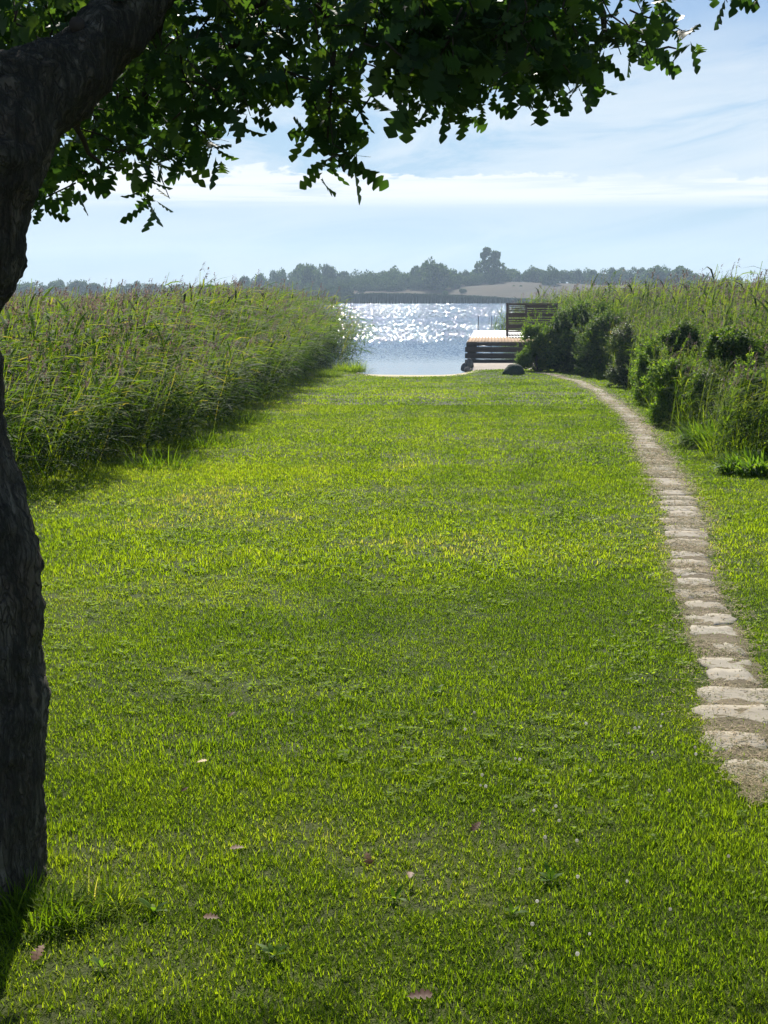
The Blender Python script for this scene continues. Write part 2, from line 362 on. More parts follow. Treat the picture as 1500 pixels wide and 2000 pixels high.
m = M['hill'] = newmat('hill_heath')
co = objco(); a = noise(objco((1, 0.9, 4)), 0.06, 8, 0.7); c = noise(co, 0.4, 6, 0.7)
col = mixc(ramp(a, [(0.35, 0.0), (0.6, 1.0)]), (0.026, 0.021, 0.010), (0.060, 0.040, 0.018)); col = mixc(ramp(c, [(0.45, 0.0), (0.65, 0.7)]), col, (0.040, 0.038, 0.018))
out(pbr(col, 0.95, bump(c, 0.6, 0.4), 0.1))

m = M['water'] = newmat('lake_water')
geo = N.new('ShaderNodeNewGeometry'); sx = N.new('ShaderNodeSeparateXYZ'); L.new(geo.outputs['Position'], sx.inputs[0])
# wind ripples: strong in open water, calm in the sheltered bay by the shore
wcalm = ramp(mth('MULTIPLY', mth('SUBTRACT', sx.outputs[1], 55.0), 0.01), [(0.0, 0.02), (0.12, 0.06), (0.25, 0.55), (0.5, 1.0), (1.0, 1.0)])
def wn(scx, scy, s, d, seed):
    mp = N.new('ShaderNodeMapping'); mp.inputs['Scale'].default_value = (scx, scy, 1); mp.inputs['Location'].default_value = (seed, seed * 2, 0); L.new(geo.outputs['Position'], mp.inputs[0])
    n = N.new('ShaderNodeTexNoise'); n.inputs['Scale'].default_value = s; n.inputs['Detail'].default_value = d; n.inputs['Roughness'].default_value = 0.6; L.new(mp.outputs[0], n.inputs[0])
    sp_ = N.new('ShaderNodeSeparateColor'); L.new(n.outputs['Color'], sp_.inputs[0]); return sp_.outputs
def band(lo0, lo1): return mth('MULTIPLY', mth('SUBTRACT', sx.outputs[1], lo0), 1.0 / (lo1 - lo0), clamp=True)
A = wn(9.0, 2.0, 1.0, 2, 3.3); B = wn(10.5, 0.72, 1.0, 2, 9.1); D = wn(7.5, 0.18, 1.0, 2, 5.7); E = wn(0.25, 0.05, 1.0, 2, 1.7)
b1 = band(75, 100); b2 = band(150, 210)
def slope(i, amp):
    v = N.new('ShaderNodeMix'); L.new(b1, v.inputs[0]); L.new(A[i], v.inputs[2]); L.new(B[i], v.inputs[3])
    u = N.new('ShaderNodeMix'); L.new(b2, u.inputs[0]); L.new(v.outputs[0], u.inputs[2]); L.new(D[i], u.inputs[3])
    return mth('MULTIPLY', mth('MULTIPLY', mth('SUBTRACT', u.outputs[0], 0.5), amp), wcalm)
nx = slope(0, 1.45)
# at a grazing view the near faces of the waves are the ones seen; gusts roughen the lake in patches
ny = mth('SUBTRACT', slope(1, 1.15), mth('MULTIPLY', mth('MULTIPLY', wcalm, 0.118), ramp(E[0], [(0.3, 0.6), (0.6, 1.1)])))
nv = N.new('ShaderNodeVectorMath'); nv.operation = 'NORMALIZE'; L.new(comb(nx, ny, 1.0), nv.inputs[0])
n = N.new('ShaderNodeBsdfPrincipled'); n.inputs['Base Color'].default_value = (0.045, 0.080, 0.115, 1); n.inputs['Roughness'].default_value = 0.08; n.inputs['IOR'].default_value = 1.33
L.new(nv.outputs[0], n.inputs['Normal']); out(n.outputs[0])

# ------------------------------------------------------------------ the ground, path, water, far hills
def grid(name, xs, ys, f, mat):
    X, Y = np.meshgrid(xs, ys, indexing='ij'); Z = f(X, Y); V = np.stack([X, Y, Z], -1).reshape(-1, 3)
    nx, ny = len(xs), len(ys); i = np.arange(nx - 1)[:, None] * ny + np.arange(ny - 1)[None]
    q = np.stack([i, i + ny, i + ny + 1, i + 1], -1).reshape(-1, 4)
    return meshobj(name, V, [(4, q)], mat, smooth=True)
xs = np.concatenate([np.arange(-60, -12, 3.0), np.arange(-12, 12, 0.2), np.arange(12, 61, 3.0)])
ys = np.concatenate([np.arange(-40, 0, 4.0), np.arange(0, 50, 0.5), np.arange(50, 61, 0.2), np.arange(61, 121, 6.0)])
tag(grid('lawn_ground', xs, ys, gz, M['lawn']), kind='structure')

def hill_z(x, y):
    # shore of the far side, a low heath hill in the middle
    s = y - (505 + 18 * (vnoise(x, 0 * x, 0.008, 3) - 0.5) )
    base = sstep(0, 25, s) * 0.8
    u = x / y * FOC + 750
    h = 7.0 * np.exp(-((u - 1020) / 235.0) ** 2) + 2.5 * np.exp(-((u - 640) / 130.0) ** 2) + 2.5 * np.exp(-((u - 1290) / 110.0) ** 2) + 0.8
    z = base + h * sstep(5, 85, s) * (0.75 + 0.45 * (fbm(x, y, 0.02, 8, 3)))
    return np.where(s < 0, -1.5, z - 0.3 * (s < 2))
hx = np.arange(-420, 421, 5.0); hy = np.concatenate([np.arange(485, 620, 4.0), np.arange(620, 1300, 40.0)])
tag(grid('far_hill', hx, hy, hill_z, M['hill']), kind='structure')
V = np.array([[-450, 48, 0], [450, 48, 0], [450, 1300, 0], [-450, 1300, 0]]); tag(meshobj('lake_water', V, [(4, np.array([[0, 1, 2, 3]]))], M['water']), kind='structure')

# path: centre line and width from where it lies in the picture
pl = [(1038, 727, 22), (1085, 733, 26), (1130, 744, 28), (1166, 762, 27), (1204, 790, 27), (1247, 832, 26), (1266, 872, 30), (1286, 905, 33), (1307, 942, 38), (1330, 985, 46), (1342, 1040, 60), (1349, 1100, 66),
      (1362, 1150, 68), (1382, 1205, 78), (1411, 1262, 84), (1436, 1312, 98), (1448, 1365, 140), (1450, 1420, 150), (1455, 1480, 150), (1478, 1550, 150), (1500, 1640, 130)]
pc = []
for px, py, wpx in pl:
    p = on_ground(px, py); d = np.linalg.norm(p - np.array([0, 0, CAMZ])); pc.append((p[0], p[1], min(0.36, max(0.29, wpx / FOC * d))))
pc = np.array(pc)
seg = np.concatenate([[0], np.cumsum(np.hypot(np.diff(pc[:, 0]), np.diff(pc[:, 1])))])
def path_at(s): return np.interp(s, seg, pc[:, 0]), np.interp(s, seg, pc[:, 1]), np.interp(s, seg, pc[:, 2])
ss = np.arange(0, seg[-1], 0.12); px_, py_, pw_ = path_at(ss)
def smooth1(a, k=15):
    pad = np.concatenate([np.full(k, a[0]), a, np.full(k, a[-1])]); return np.convolve(pad, np.ones(2 * k + 1) / (2 * k + 1), 'valid')
kx = 6
px_, py_, pw_ = smooth1(px_, kx), smooth1(py_, kx), smooth1(pw_, kx)
pw_ = pw_ * (0.06 + 0.94 * sstep(0.0, 1.5, seg[-1] - ss))
tx, ty = np.gradient(px_), np.gradient(py_); tl = np.hypot(tx, ty); nxp, nyp = -ty / tl, tx / tl
cols = 5; V = []
for j in range(cols):
    f = (j / (cols - 1) - 0.5)
    wj = pw_ * (0.95 + 0.5 * (vnoise(ss, 0 * ss + j, 2.5, 6) - 0.5)) * f
    X = px_ + nxp * wj; Y = py_ + nyp * wj; V.append(np.stack([X, Y, gz(X, Y) + 0.008 - 0.006 * abs(f * 2) ** 2], 1))
V = np.stack(V, 1).reshape(-1, 3); n_ = len(ss); i = np.arange(n_ - 1)[:, None] * cols + np.arange(cols - 1)[None]
tag(meshobj('path', V, [(4, np.stack([i, i + 1, i + cols + 1, i + cols], -1).reshape(-1, 4))], M['dirt'], smooth=True), kind='structure')
def path_dist(x, y):
    d = np.full(len(x), 9.0)
    for k in range(0, len(px_), 2):
        np.minimum(d, np.hypot(x - px_[k], y - py_[k]) / (pw_[k] * 0.5), out=d)
    return d

def ordw(k): return ['', 'first', 'second', 'third', 'fourth', 'fifth', 'sixth', 'seventh', 'eighth', 'ninth'][k] if k < 10 else str(k) + ('th' if k % 100 in (11, 12, 13) else {1: 'st', 2: 'nd', 3: 'rd'}.get(k % 10, 'th'))
# stepping stones
def stone_mesh(seed, w=0.36, l=0.30, hgt=0.05):
    r = np.random.default_rng(seed); n = 20; a = np.linspace(0, 2 * math.pi, n, endpoint=False)
    e = 6.0; rx = (np.abs(np.cos(a)) ** e + np.abs(np.sin(a)) ** e) ** (-1 / e)
    jit = 1 + 0.07 * r.standard_normal(n); jit[r.integers(0, n, 2)] -= 0.10
    P = np.stack([np.cos(a) * rx * jit * w / 2, np.sin(a) * rx * jit * l / 2], 1)
    V = []; 
    for sc, z in ((1.0, -hgt), (1.0, -0.004), (0.992, 0.0), (0.55, 0.001)): V += [[p[0] * sc, p[1] * sc, z + 0.002 * r.standard_normal()] for p in P]
    V.append([0, 0, 0.004]); q = []; t3 = []
    for k in range(3):
        for i in range(n): q.append([k * n + i, k * n + (i + 1) % n, (k + 1) * n + (i + 1) % n, (k + 1) * n + i])
    for i in range(n): t3.append([3 * n + i, 3 * n + (i + 1) % n, 4 * n])
    return np.array(V), [(4, np.array(q)), (3, np.array(t3))]
near = [(1450, 1362, 150, 'widest pale stepping stone, just beyond the bright green grass clump'),
        (1445, 1400, 160, 'long grey stepping stone level with the bright green grass clump'),
        (1432, 1452, 110, 'rounded grey stepping stone surrounded by dry soil, nearest whole stone'),
        (1470, 1512, 110, 'half buried stepping stone in dry soil, nearest the viewer'),
        (1430, 1327, 84, 'stepping stone with a grassy left side, second beyond the straw-filled gap'),
        (1422, 1303, 92, 'large pale stepping stone right after the grass-filled gap in the path'),
        (1424, 1271, 50, 'small half overgrown stepping stone in the dry grass gap'),
        (1396, 1237, 86, 'grey stepping stone just beyond the overgrown gap in the path'),
        (1388, 1212, 84, 'stepping stone with a strip of dead grass along its far edge'),
        (1377, 1186, 66, 'stepping stone just short of the run of close-set pale stones'),
        (1364, 1162, 74, 'large pale stepping stone, nearest of the close-set run'),
        (1360, 1140, 70, 'second nearest stone of the close-set pale run'),
        (1352, 1121, 72, 'third stone of the close-set pale run, dark joint behind it'),
        (1348, 1103, 70, 'fourth stone of the close-set pale run'),
        (1344, 1086, 66, 'farthest pale stone before the path turns to bare trodden soil')]
for k, (px, py, wpx, lab) in enumerate(near):
    p = on_ground(px, py); dd = np.linalg.norm(p - np.array([0, 0, CAMZ])); V, F = stone_mesh(100 + k, wpx / FOC * dd, 0.27 + 0.05 * random.random())
    o = meshobj('stepping_stone', V, F, M['slab'], smooth=False, loc=(p[0], p[1], float(gz(p[0], p[1])) + 0.007)); o.rotation_euler = (random.uniform(-.02, .02), random.uniform(-.02, .02), random.uniform(-.08, .08))
    tag(o, lab, 'stepping stone', 'stepping stones of the garden path')
ymax_near = on_ground(1344, 1078)[1]
proto = []
for k in range(4):
    V, F = stone_mesh(300 + k, 0.34, 0.33); proto.append((V, F))
pm = [None] * 4; s = 0.6; cnt = 0
while True:
    i = int(s / 0.12)
    if i >= len(ss) - 1 or py_[i] < ymax_near + 0.3: break
    k = cnt % 4; X, Y = px_[i], py_[i]
    if pm[k] is None: o = meshobj('stepping_stone', *proto[k], M['slab']); pm[k] = o
    else: o = pm[k].copy(); C.objects.link(o)
    o.location = (X + random.uniform(-.02, .02), Y, float(gz(X, Y)) + 0.010); o.rotation_euler = (0, 0, math.atan2(ty[i], tx[i]) + math.pi / 2 + random.uniform(-.08, .08))
    tag(o, ordw(cnt + 1) + ' stepping stone of the path counted from the mossy boulder', 'stepping stone', 'stepping stones of the garden path')
    s += 0.40 + random.uniform(0, 0.05); cnt += 1

# ------------------------------------------------------------------ reed beds
def reed_template(seed, lod=0, wind=0.0):
    r = np.random.default_rng(seed); H = 1.0; parts = []; plumes = []
    lean = r.uniform(0.05, 0.16); seg_ = 5
    P = []
    for i in range(seg_ + 1):
        f = i / seg_; P.append(np.array([lean * f ** 1.8, r.normal() * 0.006, f * (1 - 0.4 * lean * f)]))
    a = r.uniform(0, math.pi); side = np.array([math.cos(a), math.sin(a), 0]) * 0.0021
    V = np.concatenate([[p - side, p + side] for p in P]); parts.append((V, {4: np.array([[2 * i, 2 * i + 1, 2 * i + 3, 2 * i + 2] for i in range(seg_)])}, np.full(len(V), 0.80)))
    nl = 13 if lod == 0 else 10
    for k in range(nl):
        f = 0.12 + 0.80 * (k + r.random() * 0.8) / nl
        i = min(int(f * seg_), seg_ - 1); b = P[i] + (P[i + 1] - P[i]) * (f * seg_ - i)
        az = r.normal(0.0, 0.75) if r.random() < 0.82 else r.uniform(-3.1, 3.1)
        ln = r.uniform(0.17, 0.33) * (0.75 + 0.5 * math.sin(f * 2.6))
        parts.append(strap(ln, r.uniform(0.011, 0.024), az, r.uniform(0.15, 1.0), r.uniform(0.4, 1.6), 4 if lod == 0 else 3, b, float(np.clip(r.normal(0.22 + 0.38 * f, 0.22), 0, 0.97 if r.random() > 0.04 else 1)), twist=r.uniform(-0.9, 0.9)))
    for k in range(15 if lod == 0 else 9):
        f = k / 15 if lod == 0 else k / 9; b = P[-1] + np.array([0.02 * f, 0, 0.075 * f - 0.02])
        plumes.append(strap(r.uniform(0.035, 0.070) * (1.1 - 0.6 * f), 0.0080, r.normal(0, 0.7), r.uniform(-0.1, 1.1), r.uniform(0.6, 1.8), 2, b, r.random(), [0.8, 1.0, 0.0]))
    return merge(parts), merge(plumes)
T0 = [reed_template(s_, 0) for s_ in range(10)]; T1 = [reed_template(50 + s_, 1) for s_ in range(8)]
def plant_reeds(name, pts, height, lab, cat, wind_az=0.0, plume_p=0.8, spread=0.6, lean_out=None, fresh=0.0, mat='reed'):
    """pts (n,2), height (n)"""
    n = len(pts); g = gz(pts[:, 0], pts[:, 1]); P = np.stack([pts[:, 0], pts[:, 1], np.maximum(g, -0.4)], 1)
    az = rng.normal(wind_az, spread, n); tilt = rng.normal(0, 0.07, n); roll = rng.normal(0.05, 0.07, n)
    if lean_out is not None: roll = roll + lean_out
    dist = np.hypot(pts[:, 0], pts[:, 1]); var = rng.integers(0, 8, n); leaves = []; pls = []
    for lod, T in ((0, T0), (1, T1)):
        for k, (tl_, tp) in enumerate(T):
            sel = (var % len(T) == k) & ((dist < 26) if lod == 0 else (dist >= 26))
            if lod == 0: sel = ((rng.integers(0, len(T), n) if False else (np.arange(n) * 7 % len(T))) == k) & (dist < 26)
            if not sel.any(): continue
            Rm = rotm(az[sel], tilt[sel], roll[sel]); sc = height[sel]
            wide = np.clip(dist[sel] / 26, 1, 1.9) ** 0.5
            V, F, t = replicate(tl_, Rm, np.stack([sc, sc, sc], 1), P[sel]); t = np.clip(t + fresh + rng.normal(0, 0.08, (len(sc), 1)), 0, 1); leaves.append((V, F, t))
            s2 = sel & (rng.random(n) < plume_p)
            if s2.any():
                V, F, t = replicate(tp, rotm(az[s2], tilt[s2], roll[s2]), height[s2], P[s2]); pls.append((V, F, t))
    Vl, Fl, tl2 = merge(leaves); Vp, Fp, tp2 = merge(pls)
    V = np.concatenate([Vl, Vp]); F = []; fm = []
    for k, a in Fl.items(): F.append((k, a)); fm.append(np.zeros(len(a), int))
    for k, a in Fp.items(): F.append((k, a + len(Vl))); fm.append(np.ones(len(a), int))
    o = meshobj(name, V, F, None, None, np.concatenate([tl2, tp2]), False, None, [M[mat], M['plume']], np.concatenate(fm))
    return tag(o, lab, cat, kind='stuff')
# left bed edge, from where the feet of the reeds stand
ledge = np.array([on_ground(*q)[:2] for q in [(20, 985), (140, 962), (250, 925), (340, 890), (430, 850), (500, 810), (555, 775), (610, 745), (655, 722)]])
ledge = np.concatenate([[[ledge[0, 0] - 1.2, ledge[0, 1] - 0.8]], ledge, [[-1.75, 61.0], [-1.3, 66.0], [-1.5, 72.0]]])
redge = np.array([on_ground(*q)[:2] for q in [(1500, 905), (1440, 880), (1380, 842), (1320, 800), (1270, 768), (1215, 742), (1130, 724), (1060, 712)]])
redge = np.concatenate([[[redge[0, 0] + 1.8, redge[0, 1] - 3.5]], redge, [[8.6, 62], [8.3, 72], [7.6, 84], [7.2, 92]]])
def xl(y): return np.interp(y, ledge[:, 1], ledge[:, 0])
def xr(y): return np.interp(y, redge[:, 1], redge[:, 0])
def bed_points(edge, sign, y0, y1, dens_edge, dens_in, band=2.2, maxw=26):
    pts = []; y = rng.uniform(y0, y1, 400000); d = rng.uniform(0, maxw, 400000)
    area = (y1 - y0) * maxw; base = 400000 / area
    dist = y
    lim = (y * 0.31 + 1.5)              # a little beyond the frame's edge
    x = np.interp(y, edge[:, 1], edge[:, 0]) + sign * (d + 0.9 * (fbm(y, 0 * y, 0.45, 5 + (sign > 0), 3) - 0.5) + (0.25 if sign < 0 else -0.6))
    want = np.where(d < band, dens_edge, dens_in) * np.clip(34 / y, 0.35, 1.3)
    keep = (rng.random(len(y)) < want / base) & (np.abs(x) < lim + 1.0)
    return np.stack([x[keep], y[keep]], 1), d[keep]
lp, ldd = bed_points(ledge, -1, 13.3, 74, 25, 14)
topz = 3.02 + 0.40 * sstep(20, 45, lp[:, 1]) - 0.32 * sstep(2.5, 6, ldd) * sstep(24, 40, lp[:, 1]) - 0.1 * sstep(30, 16, lp[:, 1]) + 0.15 * (vnoise(lp[:, 0], lp[:, 1], 0.5, 3) - 0.5)
hh = (topz - np.maximum(gz(lp[:, 0], lp[:, 1]), -0.3)) * (0.70 + 0.30 * sstep(0, 2.0, ldd)) * rng.normal(0.97, 0.07, len(lp)); hh *= np.where(rng.random(len(hh)) < 0.02, 1.12, 1.0)
lean = 0.25 * np.exp(-ldd / 0.8)
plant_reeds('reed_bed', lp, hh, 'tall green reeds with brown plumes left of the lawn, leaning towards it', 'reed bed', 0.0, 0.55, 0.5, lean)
rp, rdd = bed_points(redge, 1, 13.0, 92, 28, 16)
topz = 2.85 + 0.62 * sstep(16, 50, rp[:, 1]) + 0.2 * (vnoise(rp[:, 0], rp[:, 1], 0.4, 9) - 0.5)
hh = (topz - np.maximum(gz(rp[:, 0], rp[:, 1]), -0.3)) * (0.60 + 0.40 * sstep(0, 2.4, rdd)) * rng.normal(0.97, 0.10, len(rp)) * np.where(rng.random(len(rp)) < 0.03, 1.12, 1.0)
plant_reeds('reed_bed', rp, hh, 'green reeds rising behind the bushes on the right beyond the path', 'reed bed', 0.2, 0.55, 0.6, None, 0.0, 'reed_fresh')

def tuft(name, base, n, ln, rad, mat, lab, cat='grass tuft', seed=0, tbase=0.45, wind=0.0, group=None, width=0.006, kind=None):
    r = np.random.default_rng(seed); parts = []
    for k in range(n):
        a = r.uniform(0, 6.28); q = rad * math.sqrt(r.random()); 
        parts.append(strap(ln * r.uniform(0.3, 1.1), width * r.uniform(0.7, 1.3), a + wind + r.normal(0, 0.7), r.uniform(0.5, 1.55), r.uniform(0.2, 2.2), 4, (q * math.cos(a), q * math.sin(a), -0.01 + 0.25 * ln * r.random() * (width > 0.02)), float(np.clip(r.normal(tbase, 0.24), 0, 1)), [0.8, 1, 0.8, 0.45, 0]))
    o = build(name, parts, mat, None, False, base); return tag(o, lab, cat, group, kind)
# ------------------------------------------------------------------ bushes
def leaf_t(L_=1.0, W_=0.5, fold=0.15):
    V = np.array([[0, 0, 0], [0.35 * L_, -W_ / 2, fold * W_], [0.4 * L_, 0, 0], [0.35 * L_, W_ / 2, fold * W_], [0.75 * L_, -W_ * 0.36, fold * W_ * .5], [0.78 * L_, 0, -0.03], [0.75 * L_, W_ * 0.36, fold * W_ * .5], [L_, 0, -0.10]])
    return V, {3: np.array([[0, 1, 2], [0, 2, 3], [4, 7, 5], [5, 7, 6]]), 4: np.array([[1, 4, 5, 2], [2, 5, 6, 3]])}, np.full(8, 0.5)
LT = leaf_t(1, 0.55)
def spray_t(seed, nl=9, ln=1.0, leaf=0.33, w_=0.6):
    """a twig with leaves, length ln, along +z"""
    r = np.random.default_rng(seed); parts = []
    lt = leaf_t(1, w_)
    for k in range(nl):
        f = 0.15 + 0.85 * k / (nl - 1); az = k * 2.4 + r.normal() * 0.4
        Rm = rotm([az], None, [-r.uniform(0.0, 0.9)]); s_ = leaf * r.uniform(0.7, 1.2)
        V, F, t = replicate(lt, Rm, np.array([s_]), np.array([[0.04 * math.sin(f * 3), 0, f * ln]])); parts.append((V, F, np.full(len(V), r.random())))
    return merge(parts)
SPR = [spray_t(s_) for s_ in range(5)]
def bush(name, base, rx, ry, hgt, n, leaf, mat, lab, cat='bush', seed=0, lobes=7, group=None, spr=SPR, droop=0.0, bottom=0.0):
    r = np.random.default_rng(seed); root = empty(name, base); parts = []; st = []; lobes += 5
    # lobes: overlapping rounded masses of very different size
    Lb = []
    for k in range(lobes):
        a = r.uniform(0, 2 * math.pi); q = math.sqrt(r.random()) * 0.62; s_ = r.uniform(0.24, 0.48)
        Lb.append((math.cos(a) * q * rx, math.sin(a) * q * ry, max(0.30 * s_, r.uniform(bottom, 1.0) * (1 - s_ * 0.6)) * hgt, s_))
    rx *= 1.25; ry *= 1.25; lobes += 4
    for k in range(4): Lb.append((r.uniform(-.7, .7) * rx, r.uniform(-.6, .4) * ry, 0.14 * hgt, r.uniform(.3, .45)))
    per = int(n * 1.7) // lobes
    for (cx, cy, cz, s_) in Lb:
        d = r.standard_normal((per, 3)); d /= np.linalg.norm(d, axis=1)[:, None]; d[:, 2] = np.where(d[:, 2] < -0.5, -d[:, 2], d[:, 2])
        ra = (0.50 + 0.52 * r.random(per) ** 0.6) * np.where(r.random(per) < 0.13, r.uniform(1.0, 1.45, per), 1.0)
        P = np.stack([cx + d[:, 0] * s_ * rx * ra, cy + d[:, 1] * s_ * ry * ra, cz + d[:, 2] * s_ * hgt * 0.6 * ra], 1)
        nzv = fbm(P[:, 0] * 3, P[:, 2] * 3 + P[:, 1], 1.2, seed, 2); keep = (nzv > 0.40) & (P[:, 2] > 0.03)
        P = P[keep]; d = d[keep]
        az = np.arctan2(d[:, 1], d[:, 0]) + math.pi / 2 + r.normal(0, 0.5, len(P)); tl_ = -(np.arccos(np.clip(d[:, 2], -1, 1)) * 0.75 - 0.1 + droop) + r.normal(0, 0.3, len(P))
        # tilt about local x after azimuth: spray's +z leans outwards
        Rm = rotm(az, -tl_)
        var = r.integers(0, len(spr), len(P))
        for k in range(len(spr)):
            s2 = var == k
            if s2.any():
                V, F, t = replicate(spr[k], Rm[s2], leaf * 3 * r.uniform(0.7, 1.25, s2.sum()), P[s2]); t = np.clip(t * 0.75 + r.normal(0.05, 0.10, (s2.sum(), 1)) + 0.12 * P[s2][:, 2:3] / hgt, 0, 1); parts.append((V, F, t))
        for q_ in range(5):
            a_ = r.uniform(0, 6.28); u_ = np.array([math.cos(a_) * rx, math.sin(a_) * ry, hgt * r.uniform(0.5, 1.3)]) * s_; o_ = np.array([cx, cy, cz]); g_ = r.uniform(1.15, 1.75)
            for f_ in np.linspace(0.75, 1.0, 5):
                pp = o_ + u_ * g_ * f_ + np.array([0, 0, -0.10 * hgt * max(0, f_ * g_ - 1.1) ** 2])
                k_ = r.integers(0, len(spr)); V, F, t = replicate(spr[k_], rotm([a_ + math.pi / 2 + r.normal() * .5], [-r.uniform(0.3, 1.2) if False else r.uniform(0.2, 1.2)]), np.array([leaf * r.uniform(1.2, 2.2) * (1.5 - 0.6 * f_)]), pp[None]); parts.append((V, F, np.clip(t * 0.7 + 0.25, 0, 1)))
        st.append(tube([(cx * 0.15, cy * 0.15, -0.05), (cx * 0.5, cy * 0.5, cz * 0.5), (cx, cy, cz + 0.2 * s_ * hgt)], [0.02 * hgt / 1.5, 0.014 * hgt / 1.5, 0.005], 6))
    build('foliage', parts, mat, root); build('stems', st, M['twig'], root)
    return tag(root, lab, cat, group)
def bush_px(name, px, py, wpx, topy, n, leaf, mat, lab, cat='bush', seed=0, off=0.0, **k):
    p = on_ground(px, py); d = p[1]; p = p + np.array([0, off, 0]); rx = wpx / FOC * d * 0.5; ztop = at(px, topy, p[1])[2]; g = float(gz(p[0], p[1]))
    return bush(name, (p[0], p[1], g), rx, min(rx, 1.5) if rx > 1.0 else rx, max(0.2, ztop - g), n, leaf, mat, lab, cat, seed, **k)
G_ = 'bushes along the right of the path'
bush_px('bush', 1062, 727, 62, 640, 3000, 0.062, M['herb'], 'pale green feathery bush spilling over the end of the wooden jetty', seed=1, off=1.6, group=G_, lobes=8)
bush_px('bush', 1140, 728, 120, 592, 5200, 0.085, M['bush'], 'broad dark green bush just right of the slatted screen', seed=2, off=1.4, group=G_, lobes=9)
bush_px('bush', 1205, 740, 110, 610, 4200, 0.08, M['bush'], 'dark bush between the broad bush and the tan-topped one', seed=12, off=1.7, group=G_, lobes=8)
bush_px('bush', 1248, 758, 100, 640, 4600, 0.06, M['bush_dry'], 'rounded bush with tan flecked top above the bend of the path', seed=3, off=0.5, group=G_, lobes=8)
bush_px('bush', 1292, 790, 70, 668, 2600, 0.055, M['bush'], 'upright dark green bush right of the tan-topped bush', seed=4, off=0.6, group=G_, lobes=6)
bush_px('herb_clump', 1335, 835, 110, 705, 2600, 0.048, M['herb'], 'yellow-green leafy herb clump at the foot of the reeds', 'herbs', seed=5, off=0.3, group=G_, lobes=8)
bush_px('bush', 1470, 862, 150, 640, 6000, 0.05, M['bush'], 'tall dark bush at the right edge of the view', seed=6, off=1.2, group=G_, lobes=9)
p = on_ground(1415, 872); tuft('herb_clump', p, 1000, 0.42, 0.60, M['herb'], 'low leafy herb clump in front of the tall dark right-hand bush', 'herbs', 7, 0.35, width=0.026, group=G_)
p = on_ground(1490, 925); tuft('herb_clump', p, 900, 0.30, 0.46, M['herb'], 'bright broad-leaved plant at the right edge, nearest to the viewer', 'herbs', 8, 0.45, width=0.030, group=G_)

bush_px('bush', 1100, 722, 70, 640, 2600, 0.075, M['herb'], 'small fresh green bush between the jetty bush and the broad dark one', seed=13, off=0.3, group=G_, lobes=6)
bush_px('bush', 1385, 812, 110, 668, 3600, 0.05, M['bush_dry'], 'ragged bush with yellowing leaves left of the tall dark bush at the edge', seed=14, off=1.6, group=G_, lobes=8)
for k, (px, py, wpx, ty_, n_b, lf, mt, off_, lab) in enumerate([
    (1165, 732, 80, 650, 2600, .07, 'bush', .5, 'low dark bush at the foot of the broad dark bush'), (1225, 748, 60, 670, 1800, .06, 'bush_dry', .3, 'small dull bush at the left foot of the tan-topped bush'),
    (1310, 800, 70, 640, 2400, .055, 'herb', 1.8, 'fresh green bush rising behind the upright dark bush'), (1265, 775, 60, 700, 1500, .05, 'herb', .2, 'low leafy bush under the tan-topped bush, right side'),
    (1400, 830, 90, 640, 2600, .05, 'bush', 3.0, 'dark bush deep among the reeds behind the ragged yellowing bush'), (1445, 870, 90, 760, 1800, .045, 'bush_dry', .5, 'dull bush with pale leaf edges at the foot of the tall dark edge bush'),
    (1375, 838, 70, 745, 1600, .045, 'bush', .6, 'small dark bush between the herb clump and the ragged bush'), (1500, 890, 90, 740, 1900, .05, 'herb', .4, 'fresh green shrub at the very right edge above the broad-leaved plant')]):
    bush_px('bush', px, py, wpx, ty_, n_b, lf, M[mt], lab, seed=30 + k, off=off_, group=G_, lobes=6)
# grass tufts at the water's edge and along the beds (long uncut grass)
p = on_ground(683, 727); p[1] += 0.3; p[2] = gz(p[0], p[1]) 
tuft('grass_tuft', p, 900, 0.62, 0.62, M['grass'], 'pale green tuft of tall grass where the left reeds meet the water', seed=3, width=0.014, tbase=0.3)
for k, (px, py, hgt, lab) in enumerate([(1180, 738, .5, 'long grass under the dark bushes at the bend of the path'), (1225, 752, .55, 'long grass at the left foot of the tan-topped bush'), (1275, 782, .6, 'long grass in front of the upright dark bush'), (1315, 812, .7, 'tall yellow-green grass left of the herb clump'), (1375, 850, .75, 'tall grass between the two leafy herb clumps'),
        (1405, 872, .6, 'long grass spilling from the foot of the low herb clump'), (1440, 895, .8, 'tall bright grass between the low herb clump and the broad-leaved plant'), (1480, 880, 1.0, 'tall grass blades in front of the dark edge bush'), (1350, 800, 1.1, 'tall grass standing behind the yellow-green herb clump'), (1490, 850, 1.3, 'tallest grass blades at the right edge of the view')]):
    p = on_ground(px, py); p[0] += 0.1; tuft('grass_tuft', p, 420, hgt, 0.50, M['grass'], lab, seed=40 + k, width=0.012, tbase=0.26, group='long grass along the right-hand bushes')
for k, (px, py, hgt, lab) in enumerate([(320, 912, .4, 'nearest patch of long grass at the foot of the left reeds'), (400, 872, .4, 'long grass halfway along the foot of the left reeds'), (480, 828, .4, 'long grass further along the foot of the left reeds')]):
    p = on_ground(px, py); tuft('grass_tuft', p, 260, hgt, 0.45, M['grass'], lab, seed=70 + k, width=0.010, tbase=0.05, group='long grass along the left reeds')
p = on_ground(640, 735); tuft('grass_tuft', p, 500, 0.45, 0.55, M['grass'], 'low grass tuft at the foot of the far end of the left reeds', seed=4, width=0.014, tbase=0.3)
